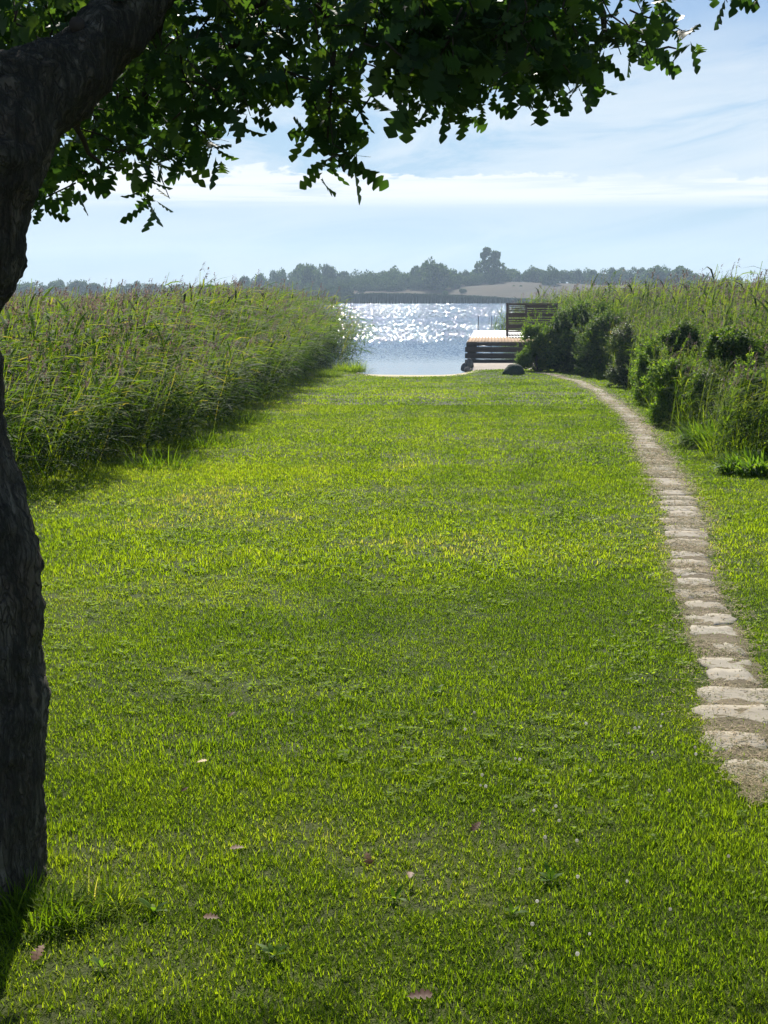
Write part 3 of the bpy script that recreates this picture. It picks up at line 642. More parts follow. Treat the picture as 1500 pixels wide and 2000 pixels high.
for k, (px, py, hgt, lab) in enumerate([(735, 731, .55, 'thin sparse grass stems at the left of the little beach'), (782, 736, .35, 'lone thin grass stems in the middle of the little beach'), (868, 733, .5, 'thin grass stems at the right of the little beach'), (897, 722, .7, 'tall thin grass stems beside the rocks by the jetty')]):
    p = on_ground(px, py); tuft('grass_tuft', p, 16, hgt, 0.12, M['grass'], lab, seed=20 + k, width=0.014, tbase=0.4, group='thin grass on the beach')

# ------------------------------------------------------------------ lawn grass
def bladeset(n_bl, seed, ln, wd, rad):
    r = np.random.default_rng(seed); parts = []
    for k in range(n_bl):
        a = r.uniform(0, 6.28); q = rad * math.sqrt(r.random()); b = (q * math.cos(a), q * math.sin(a), -0.004)
        parts.append(strap(ln * r.uniform(0.45, 1.15), wd * r.uniform(0.7, 1.3), r.uniform(0, 6.28), r.uniform(0.10, 1.30), r.uniform(-0.2, 1.2), 2, b, r.normal(0.0, 0.16), [0.9, 0.8, 0.0]))
    return merge(parts)
def clovert(seed, s_=0.016):
    r = np.random.default_rng(seed); parts = []
    for k in range(5):
        cx, cy = r.uniform(-0.03, 0.03, 2); cz = r.uniform(0.012, 0.034); a0 = r.uniform(0, 6)
        for j in range(3):
            a = a0 + j * 2.094; n = 7; ang = np.linspace(0, 2 * math.pi, n, endpoint=False)
            V = np.stack([cx + s_ * 0.62 * math.cos(a) + s_ * 0.52 * np.cos(ang), cy + s_ * 0.62 * math.sin(a) + s_ * 0.52 * np.sin(ang), cz + 0.25 * s_ * np.cos(ang - a) + 0 * ang], 1)
            parts.append((V, {7: np.arange(7)[None]}, np.full(7, r.random())))
    return merge(parts)
def lawn_pts(y0, y1, dens):
    A = (0.58 * y1 + 2.0) * (y1 - y0); n = int(A * dens); y = rng.uniform(y0, y1, n); x = rng.uniform(-1, 1, n) * (0.29 * y1 + 1.0)
    k = (np.abs(x) < 0.285 * y + 0.5) & (y < shore_y(x) + 0.35) & (y < 53.5 + 0.42 * (x - 1.05) ** 2 + 0.5 * rng.random(n)) & (x > xl(y) - 1.5) & (x < xr(y) + 1.2)
    return x[k], y[k]
allg = []
TG = {}
for lod, (y0, y1, dens, nb, ln, wd, rad) in enumerate([(2.6, 5.0, 1900, 16, 0.036, 0.0034, 0.035), (5.0, 9.0, 1050, 16, 0.034, 0.0044, 0.05), (9.0, 17, 330, 16, 0.042, 0.0075, 0.09), (17, 32, 100, 14, 0.046, 0.013, 0.16), (32, 58, 32, 12, 0.050, 0.024, 0.27)]):
    T = [bladeset(nb, 10 * lod + k, ln, wd, rad) for k in range(6)]
    x, y = lawn_pts(y0, y1, dens)
    pd = path_dist(x, y); tall = fbm(x, y, 1.1, 11, 3); keep = (pd > 0.95 + 1.0 * (fbm(x, y, 2.5, 8, 2) - 0.55)) | (rng.random(len(x)) < 0.05 + 0.3 * (pd > 0.8) + 0.75 * (fbm(x, y, 3, 2, 2) > 0.50) * (y < 8.5)) | (rng.random(len(x)) < sstep(6.5, 5.35, y + 0.8 * (fbm(x, y, 2.2, 4, 2) - 0.5))) | (y < 4.9)
    bare = fbm(x, y, 0.9, 21, 3); keep &= (rng.random(len(x)) < 1 - 0.5 * sstep(0.58, 0.68, bare))
    x, y, pd, tall, bare = x[keep], y[keep], pd[keep], tall[keep], bare[keep]
    P = np.stack([x, y, gz(x, y)], 1)
    # kinds of sward: base green, fresh yellow-green patches to the left of the middle, dry spots, mowing stripes
    t = 0.38 + 0.75 * (fbm(x, y, 0.35, 1, 4) - 0.5) + 0.30 * (fbm(x, y, 2.2, 2, 3) - 0.5)
    t += 0.14 * np.exp(-((x + 0.07 * y) / (0.10 * y + 0.2)) ** 2) * sstep(8, 12, y) * (1 - sstep(34, 50, y))
    t += 0.20 * np.exp(-((y - 14) / 6.0) ** 2) * sstep(1.0, -2.0, x) - 0.12 * sstep(0.0, 3.0, x - 0.02 * y) * sstep(10, 20, y) - 0.10 * sstep(5.2, 4.0, y) * sstep(-.6, .6, x)
    t += 0.09 * np.sin((x - 0.06 * y) * 6.5) * sstep(9, 15, y)
    t = np.minimum(t, 0.66)
    t += 0.24 * sstep(0.60, 0.70, bare) + 0.35 * np.exp(-((pd - 1.1) / 0.6) ** 2) * (fbm(x, y, 2.0, 14, 2))
    t -= 0.06 * sstep(40, 52, y) 
    sc = (0.55 + 0.95 * tall) * np.where(pd < 1.3, 0.6, 1.0); sc *= np.where((y < 4.4) & (x < -0.2), 1.15, 1.0)
    az = rng.uniform(0, 6.28, len(x)); v = rng.integers(0, 6, len(x))
    for k in range(6):
        s2 = v == k; V, F, tt = replicate(T[k], rotm(az[s2]), np.stack([np.ones(s2.sum()), np.ones(s2.sum()), sc[s2]], 1), P[s2])
        allg.append((V, F, np.clip(tt + t[s2][:, None], 0, 1)))
# the short, dense understorey of the near turf
TU = [bladeset(8, 820 + k, 0.019, 0.0030, 0.022) for k in range(6)]
for (y0, y1, dens, kk) in [(2.6, 5.2, 2600, 1.0), (5.2, 9.5, 1300, 1.25), (9.5, 18, 420, 2.1), (18, 32, 130, 3.4)]:
    x, y = lawn_pts(y0, y1, dens); pd = path_dist(x, y); k0 = (pd > 1.05) | (rng.random(len(x)) < sstep(6.0, 5.0, y)); x, y = x[k0], y[k0]; v = rng.integers(0, 6, len(x)); t = 0.34 + 0.6 * (fbm(x, y, 2.0, 17, 3) - 0.5)
    for k in range(6):
        s2 = v == k; V, F, tt = replicate(TU[k], rotm(rng.uniform(0, 6.28, s2.sum())), np.full(s2.sum(), kk), np.stack([x[s2], y[s2], gz(x[s2], y[s2])], 1)); allg.append((V, F, np.clip(tt + t[s2][:, None], 0, 0.9)))
V, F, t = merge(allg); tag(meshobj('lawn_grass', V, fl(F), M['grass'], tint=t), 'short mown lawn grass mixed with dry straw', 'grass', kind='stuff')
# clover and small broad leaves
CT = [clovert(k) for k in range(6)]; parts = []
for (y0, y1, dens, s_) in [(2.6, 5, 110, 0.62), (5, 9, 70, 0.75), (9, 14, 30, 0.95)]:
    x, y = lawn_pts(y0, y1, dens); pd = path_dist(x, y); k0 = (fbm(x, y, 0.9, 31, 4) + rng.normal(0, 0.05, len(x)) + 0.07 * np.exp(-((y - 6.5) / 2.0) ** 2) > 0.54) & (pd > 1.25); x, y = x[k0], y[k0]; v = rng.integers(0, 6, len(x))
    for k in range(6):
        s2 = v == k; V, F, t = replicate(CT[k], rotm(rng.uniform(0, 6.28, s2.sum()), rng.normal(0, 0.15, s2.sum())), np.full(s2.sum(), s_), np.stack([x[s2], y[s2], gz(x[s2], y[s2])], 1)); parts.append((V, F, t))
V, F, t = merge(parts); tag(meshobj('clover', V, fl(F), M['clover'], tint=t), 'clover and small round leaves growing through the lawn', 'clover', kind='stuff')
# clippings, straw and crumbs of soil lying on the path
LT2 = [bladeset(7, 900 + k, 0.045, 0.0045, 0.05) for k in range(5)]; parts = []
for T_ in LT2: T_[0][:, 2] = T_[0][:, 2] * 0.16 + 0.004
npt = 26000; sx_ = rng.uniform(0, len(px_) - 1, npt) ** 1.0; ii = sx_.astype(int); off = rng.normal(0, 0.36, npt); x = px_[ii] + nxp[ii] * off * pw_[ii]; y = py_[ii] + rng.uniform(-.06, .06, npt)
k0 = rng.random(npt) < np.clip(0.03 + 0.28 * (fbm(x, y, 2.4, 41, 3) > 0.52) + 0.35 * (np.abs(off) > 0.38) + 0.1 * sstep(7.5, 5.5, y), 0, 1) * np.clip(16 / y, 0.15, 1.0) ; x, y = x[k0], y[k0]; v = rng.integers(0, 5, len(x))
for k in range(5):
    s2 = v == k; V, F, t = replicate(LT2[k], rotm(rng.uniform(0, 6.28, s2.sum())), np.clip(y[s2] / 8, 0.8, 2.2), np.stack([x[s2], y[s2], gz(x[s2], y[s2]) + 0.012], 1)); parts.append((V, F, np.clip(t * 0.5 + np.where(rng.random((s2.sum(), 1)) < 0.5, 0.97, rng.uniform(0.0, 0.5, (s2.sum(), 1))), 0, 1)))
V, F, t = merge(parts); tag(meshobj('grass_clippings', V, fl(F), M['litter'], tint=t), 'dry clippings and straw lying over the stepping stone path', 'straw', kind='stuff')
# white clover heads
parts = []
def ball(c, r_, n=6):
    V = []; 
    for i in range(1, 4):
        th = math.pi * i / 4
        for j in range(n): V.append([c[0] + r_ * math.sin(th) * math.cos(6.283 * j / n), c[1] + r_ * math.sin(th) * math.sin(6.283 * j / n), c[2] + r_ * math.cos(th)])
    V += [[c[0], c[1], c[2] + r_], [c[0], c[1], c[2] - r_]]
    q = [[i * n + j, (i + 1) * n + j, (i + 1) * n + (j + 1) % n, i * n + (j + 1) % n] for i in range(2) for j in range(n)]
    t3 = [[j, (j + 1) % n, 3 * n] for j in range(n)] + [[2 * n + (j + 1) % n, 2 * n + j, 3 * n + 1] for j in range(n)]
    return np.array(V), {4: np.array(q), 3: np.array(t3)}, np.full(len(V), random.random())
x, y = rng.uniform(0.3, 1.7, 46), rng.uniform(3.3, 5.6, 46)
for a, b in zip(x, y):
    z = float(gz(a, b)); parts.append(ball((a, b, z + rng.uniform(0.03, 0.05)), rng.uniform(0.004, 0.0065)))
V, F, t = merge(parts); tag(meshobj('clover_flowers', V, fl(F), M['petal'], tint=t), 'tiny white clover flower heads scattered in the near lawn', 'flowers', kind='stuff')

# ------------------------------------------------------------------ oak
OAK_HALF = [(0.0, .015), (.10, .05), (.17, .15), (.24, .17), (.28, .06), (.37, .20), (.44, .24), (.50, .08), (.59, .26), (.67, .30), (.73, .11), (.82, .23), (.88, .20), (.96, .08)]
def oak_leaf(L_=1.0, fold=0.18, curl=0.25, asym=0):
    V = []; n = len(OAK_HALF)
    for t_, w_ in OAK_HALF:
        z = -curl * t_ * t_ * L_ * 0.5
        V += [[t_ * L_, -w_ * L_ * (1 + asym), z + fold * w_ * L_], [t_ * L_ - 0.05 * L_ * (w_ < 0.14), 0, z], [t_ * L_, w_ * L_ * (1 - asym), z + fold * w_ * L_]]
    V.append([L_, 0, -curl * L_ * 0.5]); q = []
    for i in range(n - 1):
        a = 3 * i; q += [[a, a + 3, a + 4, a + 1], [a + 1, a + 4, a + 5, a + 2]]
    a = 3 * (n - 1); t3 = [[a, 3 * n, a + 1], [a + 1, 3 * n, a + 2]]
    V = np.array(V); V[:, 0] += 0.10 * L_
    return V, {4: np.array(q), 3: np.array(t3)}, np.full(len(V), 0.5)
def oak_spray(seed):
    """leafy shoot ~0.3 m long growing along +z, leaves crowded towards the tip"""
    r = np.random.default_rng(seed); lv = []; tw = []
    pts = [np.array([0, 0, 0.05]), np.array([0, 0, 0.09]), np.array([0.02 * r.normal(), 0.02 * r.normal(), 0.17]), np.array([0.03 * r.normal(), 0.03 * r.normal(), 0.25])]
    tw.append(tube(pts, [0.0035, 0.003, 0.0024, 0.0015], 5))
    for k in range(9):
        f = 0.25 + 0.75 * (k / 8) ** 0.8; z = f * 0.28; az = k * 2.4 + r.normal() * 0.3
        el_ = r.uniform(0.1, 0.9) + (0.4 if k > 6 else 0)
        V, F, t = oak_leaf(r.uniform(0.065, 0.118), r.uniform(0.05, 0.4), r.uniform(-0.1, 0.6), r.uniform(-.15, .15))
        Rm = rotm([az], [r.normal() * 0.4], [-el_]); V2, F2, _ = replicate((V, F, t), Rm, np.array([1.0]), np.array([[0.01, 0, z]])); lv.append((V2, F2, np.full(len(V2), r.random())))
    return merge(lv), merge(tw)
OS = [oak_spray(400 + k) for k in range(8)]
oak = empty('oak_tree', (-1.15, 3.9, float(gz(-1.15, 3.9)))); tag(oak, 'large dark oak at the left edge with leafy branches over the lawn', 'tree')
OB = np.array(oak.location)
def pxr(px, py, Y, r_): p = at(px, py, Y); d = np.linalg.norm(p - [0, 0, CAMZ]); return p - OB, r_ / FOC * d
TY = 3.9
tr = [(1990, 130, 250), (1860, 120, 226), (1780, 104, 206), (1700, 95, 190), (1600, 92, 184), (1500, 92, 182), (1380, 98, 182), (1280, 96, 178), (1200, 95, 175), (1080, 84, 168), (1010, 60, 162), (950, 44, 158), (850, 36, 152), (760, 26, 148), (700, 2, 144), (650, -12, 142), (580, 2, 142), (530, 26, 146), (480, 46, 150), (400, 58, 160), (330, 70, 172), (270, 92, 185)]
pts, rad = [], []
for py, edge, r_ in tr: edge -= 24 if py > 700 else 8; p, q = pxr(edge - r_, py, TY, r_); pts.append(p); rad.append(q)
up = [(-190, 130, 125), (-300, -40, 115), (-400, -260, 105), (-470, -520, 90)]
parts = [tube(pts, rad, 28)]
pts2, rad2 = [pts[-2]], [rad[-2]]
for px, py, r_ in up: p, q = pxr(px, py, TY + 0.15, r_); pts2.append(p); rad2.append(q)
parts.append(tube(pts2, rad2, 24))
pts3, rad3 = [pts[-2]], [rad[-2]]
for i, (px, py, r_) in enumerate([(0, 250, 120), (64, 190, 90), (130, 142, 76), (192, 90, 70), (252, 22, 66), (330, -70, 64), (470, -230, 58), (680, -420, 48), (900, -560, 38)]): p, q = pxr(px, py, TY + 0.05 + i * 0.09, r_); pts3.append(p); rad3.append(q)
parts.append(tube(pts3, rad3, 24))
trunk = build('trunk', parts, M['bark'], oak, True)
md = trunk.modifiers.new('remesh', 'REMESH'); md.mode = 'VOXEL'; md.voxel_size = 0.014; md.use_smooth_shade = True
md = trunk.modifiers.new('smooth', 'SMOOTH'); md.factor = 0.6; md.iterations = 12
tx1 = bpy.data.textures.new('lumps', 'CLOUDS'); tx1.noise_scale = 0.28; tx1.noise_depth = 2
md = trunk.modifiers.new('lumps', 'DISPLACE'); md.texture = tx1; md.strength = 0.09; md.mid_level = 0.5
tx2 = bpy.data.textures.new('plates', 'CLOUDS'); tx2.noise_scale = 0.045; tx2.noise_depth = 3; tx2.noise_type = 'HARD_NOISE'
md = trunk.modifiers.new('plates', 'DISPLACE'); md.texture = tx2; md.strength = 0.022; md.mid_level = 0.5

# branches through the crown
def branch(pl_, r0, r1):
    P = [at(px, py, Y) - OB for px, py, Y in pl_]; P2 = []
    for i in range(len(P) - 1):
        for k in range(4): P2.append(P[i] + (P[i + 1] - P[i]) * k / 4 + rng.normal(0, 0.006, 3) * (k > 0))
    P2.append(P[-1]); return P2, list(np.linspace(r0, r1, len(P2)))
brs = [([(500, -330, 4.5), (560, -120, 4.7), (500, 20, 4.8), (440, 120, 4.9), (400, 200, 5.0)], .035, .006),
       ([(360, -180, 4.3), (330, -40, 4.6), (300, 90, 4.8), (280, 200, 4.8), (250, 300, 4.9)], .03, .005),
       ([(150, 45, 4.1), (160, 150, 4.4), (150, 250, 4.5), (200, 330, 4.6)], .022, .004),
       ([(680, -480, 4.6), (760, -200, 4.9), (860, -10, 5.1), (830, 70, 5.1), (800, 140, 5.1)], .035, .006),
       ([(900, -600, 4.7), (980, -260, 5.0), (1040, -60, 5.2), (1080, 60, 5.3), (1090, 130, 5.3)], .035, .005),
       ([(980, -260, 5.0), (1150, -80, 5.3), (1180, 60, 5.4), (1260, 95, 5.4), (1320, 95, 5.5)], .02, .003),
       ([(980, -260, 5.0), (1240, -120, 5.4), (1360, -30, 5.5), (1480, 0, 5.6)], .02, .004),
       ([(560, -120, 4.7), (640, 30, 4.9), (650, 150, 4.9), (640, 270, 4.9)], .02, .003),
       ([(760, -200, 4.9), (720, 0, 5.2), (700, 100, 5.2)], .02, .004),
       ([(860, -10, 5.1), (900, 110, 5.2), (940, 200, 5.2)], .015, .003)]
for pl_, r0, r1 in brs:
    P, rr = branch(pl_, r0, r1); V, F, t = tube(P, rr, 7); meshobj('branch', V, fl(F), M['twig'], oak, t, True)

def inpoly(x, y, poly):
    n = len(poly); c = np.zeros(len(x), bool); j = n - 1
    for i in range(n):
        xi, yi = poly[i]; xj, yj = poly[j]
        c ^= ((yi > y) != (yj > y)) & (x < (xj - xi) * (y - yi) / (yj - yi + 1e-9) + xi); j = i
    return c
def samp(poly, n):
    P = np.array(poly, float); lo, hi = P.min(0), P.max(0); o = np.zeros((0, 2))
    while len(o) < n:
        q = rng.uniform(lo, hi, (n * 3, 2)); q = q[inpoly(q[:, 0], q[:, 1], poly)]; o = np.concatenate([o, q])
    return o[:n]
main = [(-60, -80), (1120, -80), (1100, 0), (1120, 50), (1095, 95), (1040, 90), (975, 65), (945, 125), (900, 165), (840, 165), (780, 130), (715, 85), (685, 50), (650, 110), (600, 125), (550, 110), (505, 60), (480, 120), (430, 190), (350, 225), (230, 240), (120, 270), (80, 240), (80, 120), (-60, 150)]
S = []
for q in np.concatenate([samp(main, 215), samp([(720, -40), (1120, -40), (1120, 120), (920, 165), (780, 120)], 80), samp([(-60, -60), (260, -60), (120, 40), (-60, 110)], 16)]): S.append((q[0], q[1], rng.uniform(4.3, 6.0)))
dang = [(615, 275), (640, 235), (690, 255), (635, 315), (670, 290), (660, 170), (690, 200), (620, 190), (300, 370), (285, 330), (310, 345), (180, 300), (130, 320), (170, 335), (105, 320), (90, 350), (380, 270), (360, 300), (340, 320), (430, 235), (450, 210), (400, 260), (955, 205), (930, 190), (900, 200), (880, 185), (1070, 150), (1100, 140), (1140, 150), (1160, 120), (1080, 120), (1180, 55), (1200, 75), (1235, 100), (1275, 95), (1300, 78), (1250, 85), (1270, -10), (1320, -20), (1420, -20), (1480, -20), (1250, -15), (65, 400), (55, 360), (490, 150), (470, 190), (560, 170), (585, 170), (240, 290), (210, 300), (820, 190), (760, 160)]
for q in dang:
    for k in range(1 if q[0] > 1190 or random.random() < 0.4 else 2): S.append((q[0] + rng.normal() * 8, q[1] - 14 + rng.normal() * 8, rng.uniform(4.6, 5.4)))
S = np.array(S); P = np.array([at(*s) for s in S]) - OB
def emit_sprays(P, down, spread, seed, lname='foliage'):
    r = np.random.default_rng(seed); n = len(P); az = r.uniform(0, 6.28, n); tilt = r.normal(down, spread, n); Rm = rotm(az, tilt); v = r.integers(0, 8, n); sc = r.uniform(0.8, 1.2, n); P = P - (Rm @ np.array([0, 0, 0.19])) * sc[:, None]
    lv, tw = [], []
    for k in range(8):
        s2 = v == k
        if not s2.any(): continue
        V, F, t = replicate(OS[k][0], Rm[s2], sc[s2], P[s2]); lv.append((V, F, np.clip(t + r.normal(0, 0.12, (s2.sum(), 1)), 0, 1)))
        tw.append(replicate(OS[k][1], Rm[s2], sc[s2], P[s2]))
    return lv, tw
lv, tw = emit_sprays(P, 2.2, 0.5, 5)
# unseen rest of the crown, shaped to shade the visible leaves, not the lawn
n = 9000; u = rng.uniform(0, 1, n); X = rng.uniform(-4.5, 3.2, n); Y = rng.uniform(1.5, 9.6, n); 
inside = (((X + 0.7) / 3.9) ** 2 + ((Y - 5.6) / 4.0) ** 2 < 1) & (rng.random(n) < np.where(Y > 5, 0.28, 0.3)); X, Y = X[inside], Y[inside]
zlo = np.maximum(4.45, CAMZ + 0.235 * Y + 0.15) ; Z = zlo + rng.uniform(0, 1, len(X)) ** 1.2 * 2.6
k_ = Y - 1.376 * (Z - 1.45) < 2.7; X, Y, Z = X[k_], Y[k_], Z[k_]
PU = np.stack([X, Y, Z], 1) - OB
l2, t2 = emit_sprays(PU, 1.3, 0.7, 6)
build('foliage', lv + l2, M['oak'], oak); build('twigs', tw + t2, M['twig'], oak)
# side shoots low on the trunk, long grass round its foot
p = on_ground(150, 1790); tuft('grass_tuft', p, 360, 0.11, 0.10, M['grass'], 'unmown dark grass tuft right at the foot of the oak trunk', seed=7, width=0.0045, tbase=0.12)
p = on_ground(70, 1800); tuft('grass_tuft', p, 420, 0.15, 0.12, M['grass'], 'shaded long grass against the front of the oak trunk', seed=8, width=0.0045, tbase=0.05)
p = on_ground(215, 1760); tuft('grass_tuft', p, 160, 0.12, 0.07, M['grass'], 'small half dry tuft a hand to the right of the oak foot', seed=9, width=0.004, tbase=0.6)

# fallen leaves and small weeds in the lawn
for px, py, t_, s_, lab in [(480, 1677, .2, .055, 'dry brown curled leaf lying mid left in the near lawn'), (715, 1683, .45, .07, 'light brown dry leaf lying flat near the middle of the lawn'), (940, 1624, .15, .06, 'dark brown leaf beyond the weed rosette in the lawn'),
                            (790, 1975, .0, .075, 'reddish brown leaf at the bottom edge of the view'), (383, 1508, 1., .05, 'yellow fallen leaf shining in the lawn left of the dry patch'), (370, 1556, .0, .035, 'small red-brown leaf just below the yellow fallen leaf'),
                            (432, 1818, .2, .055, 'brown leaf in the long grass right of the oak foot'), (88, 1868, .4, .07, 'orange-brown leaf beside the foot of the oak'), (460, 1406, .1, .045, 'small brown leaf lying farthest out in the lawn'), (800, 1740, .25, .05, 'brown leaf tucked beside the weed rosette')]:
    p = on_ground(px, py); V, F, t = oak_leaf(s_ * 0.8, 0.12, 0.3, 0.1); o = meshobj('fallen_leaf', V, fl(F), M['dead'], tint=np.full(len(V), t_), loc=(p[0], p[1], p[2] + 0.035)); o.rotation_mode = 'ZYX'; o.rotation_euler = (random.uniform(0.2, .45), random.uniform(-.2, .2), random.uniform(0, 6)); tag(o, lab, 'leaf', 'fallen leaves on the lawn')
def rosette(px, py, n, ln, seed, lab):
    p = on_ground(px, py); r = np.random.default_rng(seed); parts = []
    for k in range(n): parts.append(strap(ln * r.uniform(.6, 1.1), ln * 0.24, k * 2.4 + r.normal() * .2, r.uniform(0.5, 1.3), r.uniform(0.4, 1.2), 4, (0, 0, 0.005), r.random(), [0.25, 0.7, 1, 0.8, 0], r.uniform(-.5, .5)))
    tag(build('weed_plant', parts, M['herb'], None, False, p), lab, 'weed', 'broad-leaved weeds in the lawn')
for k, a in enumerate([(300, 1785, 7, .06, 'bright yellow-green weed in the lawn right of the oak foot'), (535, 1872, 8, .06, 'bright weed with upright leaves near the bottom of the lawn'), (770, 1762, 6, .05, 'small weed rosette in the middle of the near lawn'), (1075, 1725, 10, .06, 'spreading pale weed rosette in the near lawn on the right'), (200, 1895, 9, .045, 'low round-leaved weed near the bottom left'), (850, 1355, 8, .06, 'bright leafy weed out in the middle of the lawn'), (1000, 1790, 7, .045, 'small dark weed low on the right of the near lawn')]):
    rosette(a[0], a[1], a[2], a[3], 60 + k, a[4])

# ------------------------------------------------------------------ jetty
JX, JY = at(913, 665, 62)[0], 62.0; JZ = 1.17
ang = -math.atan2(at(928, 643, 81)[0] - JX, 19.0)
jet = empty('jetty', (JX, JY, 0), ang); tag(jet, 'raised wooden jetty with dark slatted front and pale deck running out into the lake', 'jetty')
W_, D1, D2 = 5.2, 7.0, 19.0
n = int(W_ / 0.145); 
build('deck', [box(k * 0.145, k * 0.145 + 0.138, 0, D1 - 0.01, JZ - 0.035, JZ + (0.0015 if k % 2 else 0), 0.004, t=random.random()) for k in range(n)], M['deck'], jet)
o = build('deck', [box(k * 0.145, k * 0.145 + 0.138, D1, D2, JZ - 0.033, JZ + 0.002 + (0.0015 if k % 2 else 0), 0.004, t=random.random()) for k in range(n)], M['deck_glare'], jet); o['label'] = 'pale far half of the deck, sun glare put into its colour'
z = JZ - 0.04
for i, (a, b) in enumerate([(0.0, 0.13), (0.18, 0.40), (0.45, 0.67), (0.72, 0.98)]):
    x0 = -0.02 if i == 0 else -0.10
    build('front_board', [box(x0, W_, -0.035 - (i > 0) * 0.05, 0.0 - (i > 0) * 0.05, z - b, z - a, 0.005, t=random.random())], M['darkwood'], jet)
build('side_board', [box(-0.05, -0.012, -0.04, D2, z - 0.20, z, 0.005)], M['darkwood'], jet)
for yy in (0.05, 4.0, 8.0, 12.0, 16.0, 18.8):
    for xx in (0.0, 2.4, 4.9): build('post', [box(xx - 0.0, xx + 0.11, yy + 0.0, yy + 0.11, -0.9, JZ - 0.045, 0.004)], M['darkwood'], jet)
lad = []
for xx in (0.18, 0.93): lad.append(tube([(xx, 18.9, JZ - 0.1), (xx, 18.9, JZ + 0.72), (xx, 18.98, JZ + 0.80), (xx, 19.1, JZ + 0.80), (xx, 19.2, JZ + 0.70), (xx, 19.2, -0.7)], 0.024, 8))
for zz in (0.9, 0.6, 0.3, 0.0): lad.append(tube([(0.18, 19.2, zz), (0.93, 19.2, zz)], 0.018, 6))
build('ladder', lad, M['steel'], jet, True)

# slatted screen standing on the deck
sxp = at(988, 655, 69)[0]; scr = empty('slatted_screen', (sxp, 69, JZ + 0.005), ang); tag(scr, 'dark brown slatted privacy screen with two panels standing on the jetty', 'screen')
SH = 1.58
for xx, ww in ((0.0, 0.12), (0.90, 0.10), (2.35, 0.09)): build('post', [box(xx, xx + ww, -0.05, 0.05, 0, SH - 0.03, 0.005)], M['darkwood'], scr)
build('top_rail', [box(-0.02, 2.56, -0.07, 0.07, SH - 0.029, SH + 0.01, 0.004)], M['darkwood'], scr)
def panel(x0, x1, zs): build('slat_panel', [box(x0, x1, -0.02, 0.02, a, b, 0.003, t=random.random()) for a, b in zs], M['darkwood'], scr)
panel(0.122, 0.898, [(0.03, 0.12), (0.15, 0.19), (0.22, 0.28), (0.31, 0.36), (0.385, 0.60), (0.63, 0.67), (0.70, 0.76), (0.79, 0.85), (0.88, 0.90), (0.93, 1.14), (1.17, 1.20), (1.23, 1.29), (1.32, 1.38), (1.41, 1.45), (1.48, 1.545)])
panel(1.002, 2.348, [(0.03, 0.20), (0.23, 0.30), (0.33, 0.40), (0.43, 0.50), (0.53, 0.70), (0.73, 0.80), (0.83, 0.92), (0.95, 1.12), (1.15, 1.22), (1.25, 1.33), (1.36, 1.54)])

# rocks
def rock(name, px, py, w_, d_, h_, mat, lab, seed, group=None, sink=0.25, z=None):
    p = on_ground(px, py); r = np.random.default_rng(seed); n, mm = 16, 26; V = []
    for i in range(n + 1):
        th = math.pi * i / n
        for j in range(mm):
            ph = 2 * math.pi * j / mm; d = np.array([math.sin(th) * math.cos(ph), math.sin(th) * math.sin(ph), math.cos(th)])
            k = 1 + 0.35 * (float(fbm(d[0] + 5 + seed, d[1] + d[2] * 1.3, 1.6, seed, 3)) - 0.5) * math.sin(th) ** 0.5 if 0 < i < n else 1
            V.append([d[0] * k * w_ / 2, d[1] * k * d_ / 2, d[2] * k * h_ * (1.0 if d[2] > 0 else 0.4)])
    q = [[i * mm + j, (i + 1) * mm + j, (i + 1) * mm + (j + 1) % mm, i * mm + (j + 1) % mm] for i in range(n) for j in range(mm)]
    o = meshobj(name, V, [(4, np.array(q))], mat, smooth=True, loc=(p[0], p[1], (p[2] if z is None else z) + 0.0)); o.rotation_euler = (0, 0, r.uniform(-.3, .3)); return tag(o, lab, 'rock', group)
rock('boulder', 1004, 731, 0.82, 0.6, 0.37, M['mossrock'], 'dark mossy boulder on the lawn in front of the jetty', 3)
for k, (px, py, w_, h_, z, lab) in enumerate([(907, 716, .30, .26, .12, 'grey rock at the waterline below the left jetty corner'), (917, 709, .34, .30, .28, 'grey rock leaning against the left jetty corner'), (913, 720, .26, .18, .12, 'low grey rock in front of the two by the jetty corner')]):
    p = at(px, py, 59.5 - k * 0.6); o = rock('rock', 907, 722, w_, 0.3, h_, M['rock'], lab, 8 + k, 'rocks under the jetty corner'); o.location = (p[0], p[1], p[2] - 0.1)
# concrete landing in front of the jetty
p0 = at(918, 706, 61); V = []
build('landing_slab', [box(0.05, 3.8, -1.1, -0.08, -0.6, 0.28, 0.01)], M['concrete']).location = (JX, JY, 0)
o = bpy.data.objects['landing_slab']; o.rotation_euler = (0, 0, ang); tag(o, 'low pinkish concrete slab at the foot of the jetty front', 'slab')
# sloping gravel in front of the slab
gx = np.linspace(JX - 0.25, JX + 3.0, 22); gy = np.linspace(56.6, 60.9, 18)
o = grid('gravel_patch', gx, gy, lambda x, y: 0.10 + 0.20 * sstep(56.8, 59.5, y) - 0.35 * sstep(0.35, 0.0, x - (JX - 0.25)) + 0.02 * vnoise(x, y, 4, 3) + 0 * x, M['concrete']); tag(o, kind='structure')

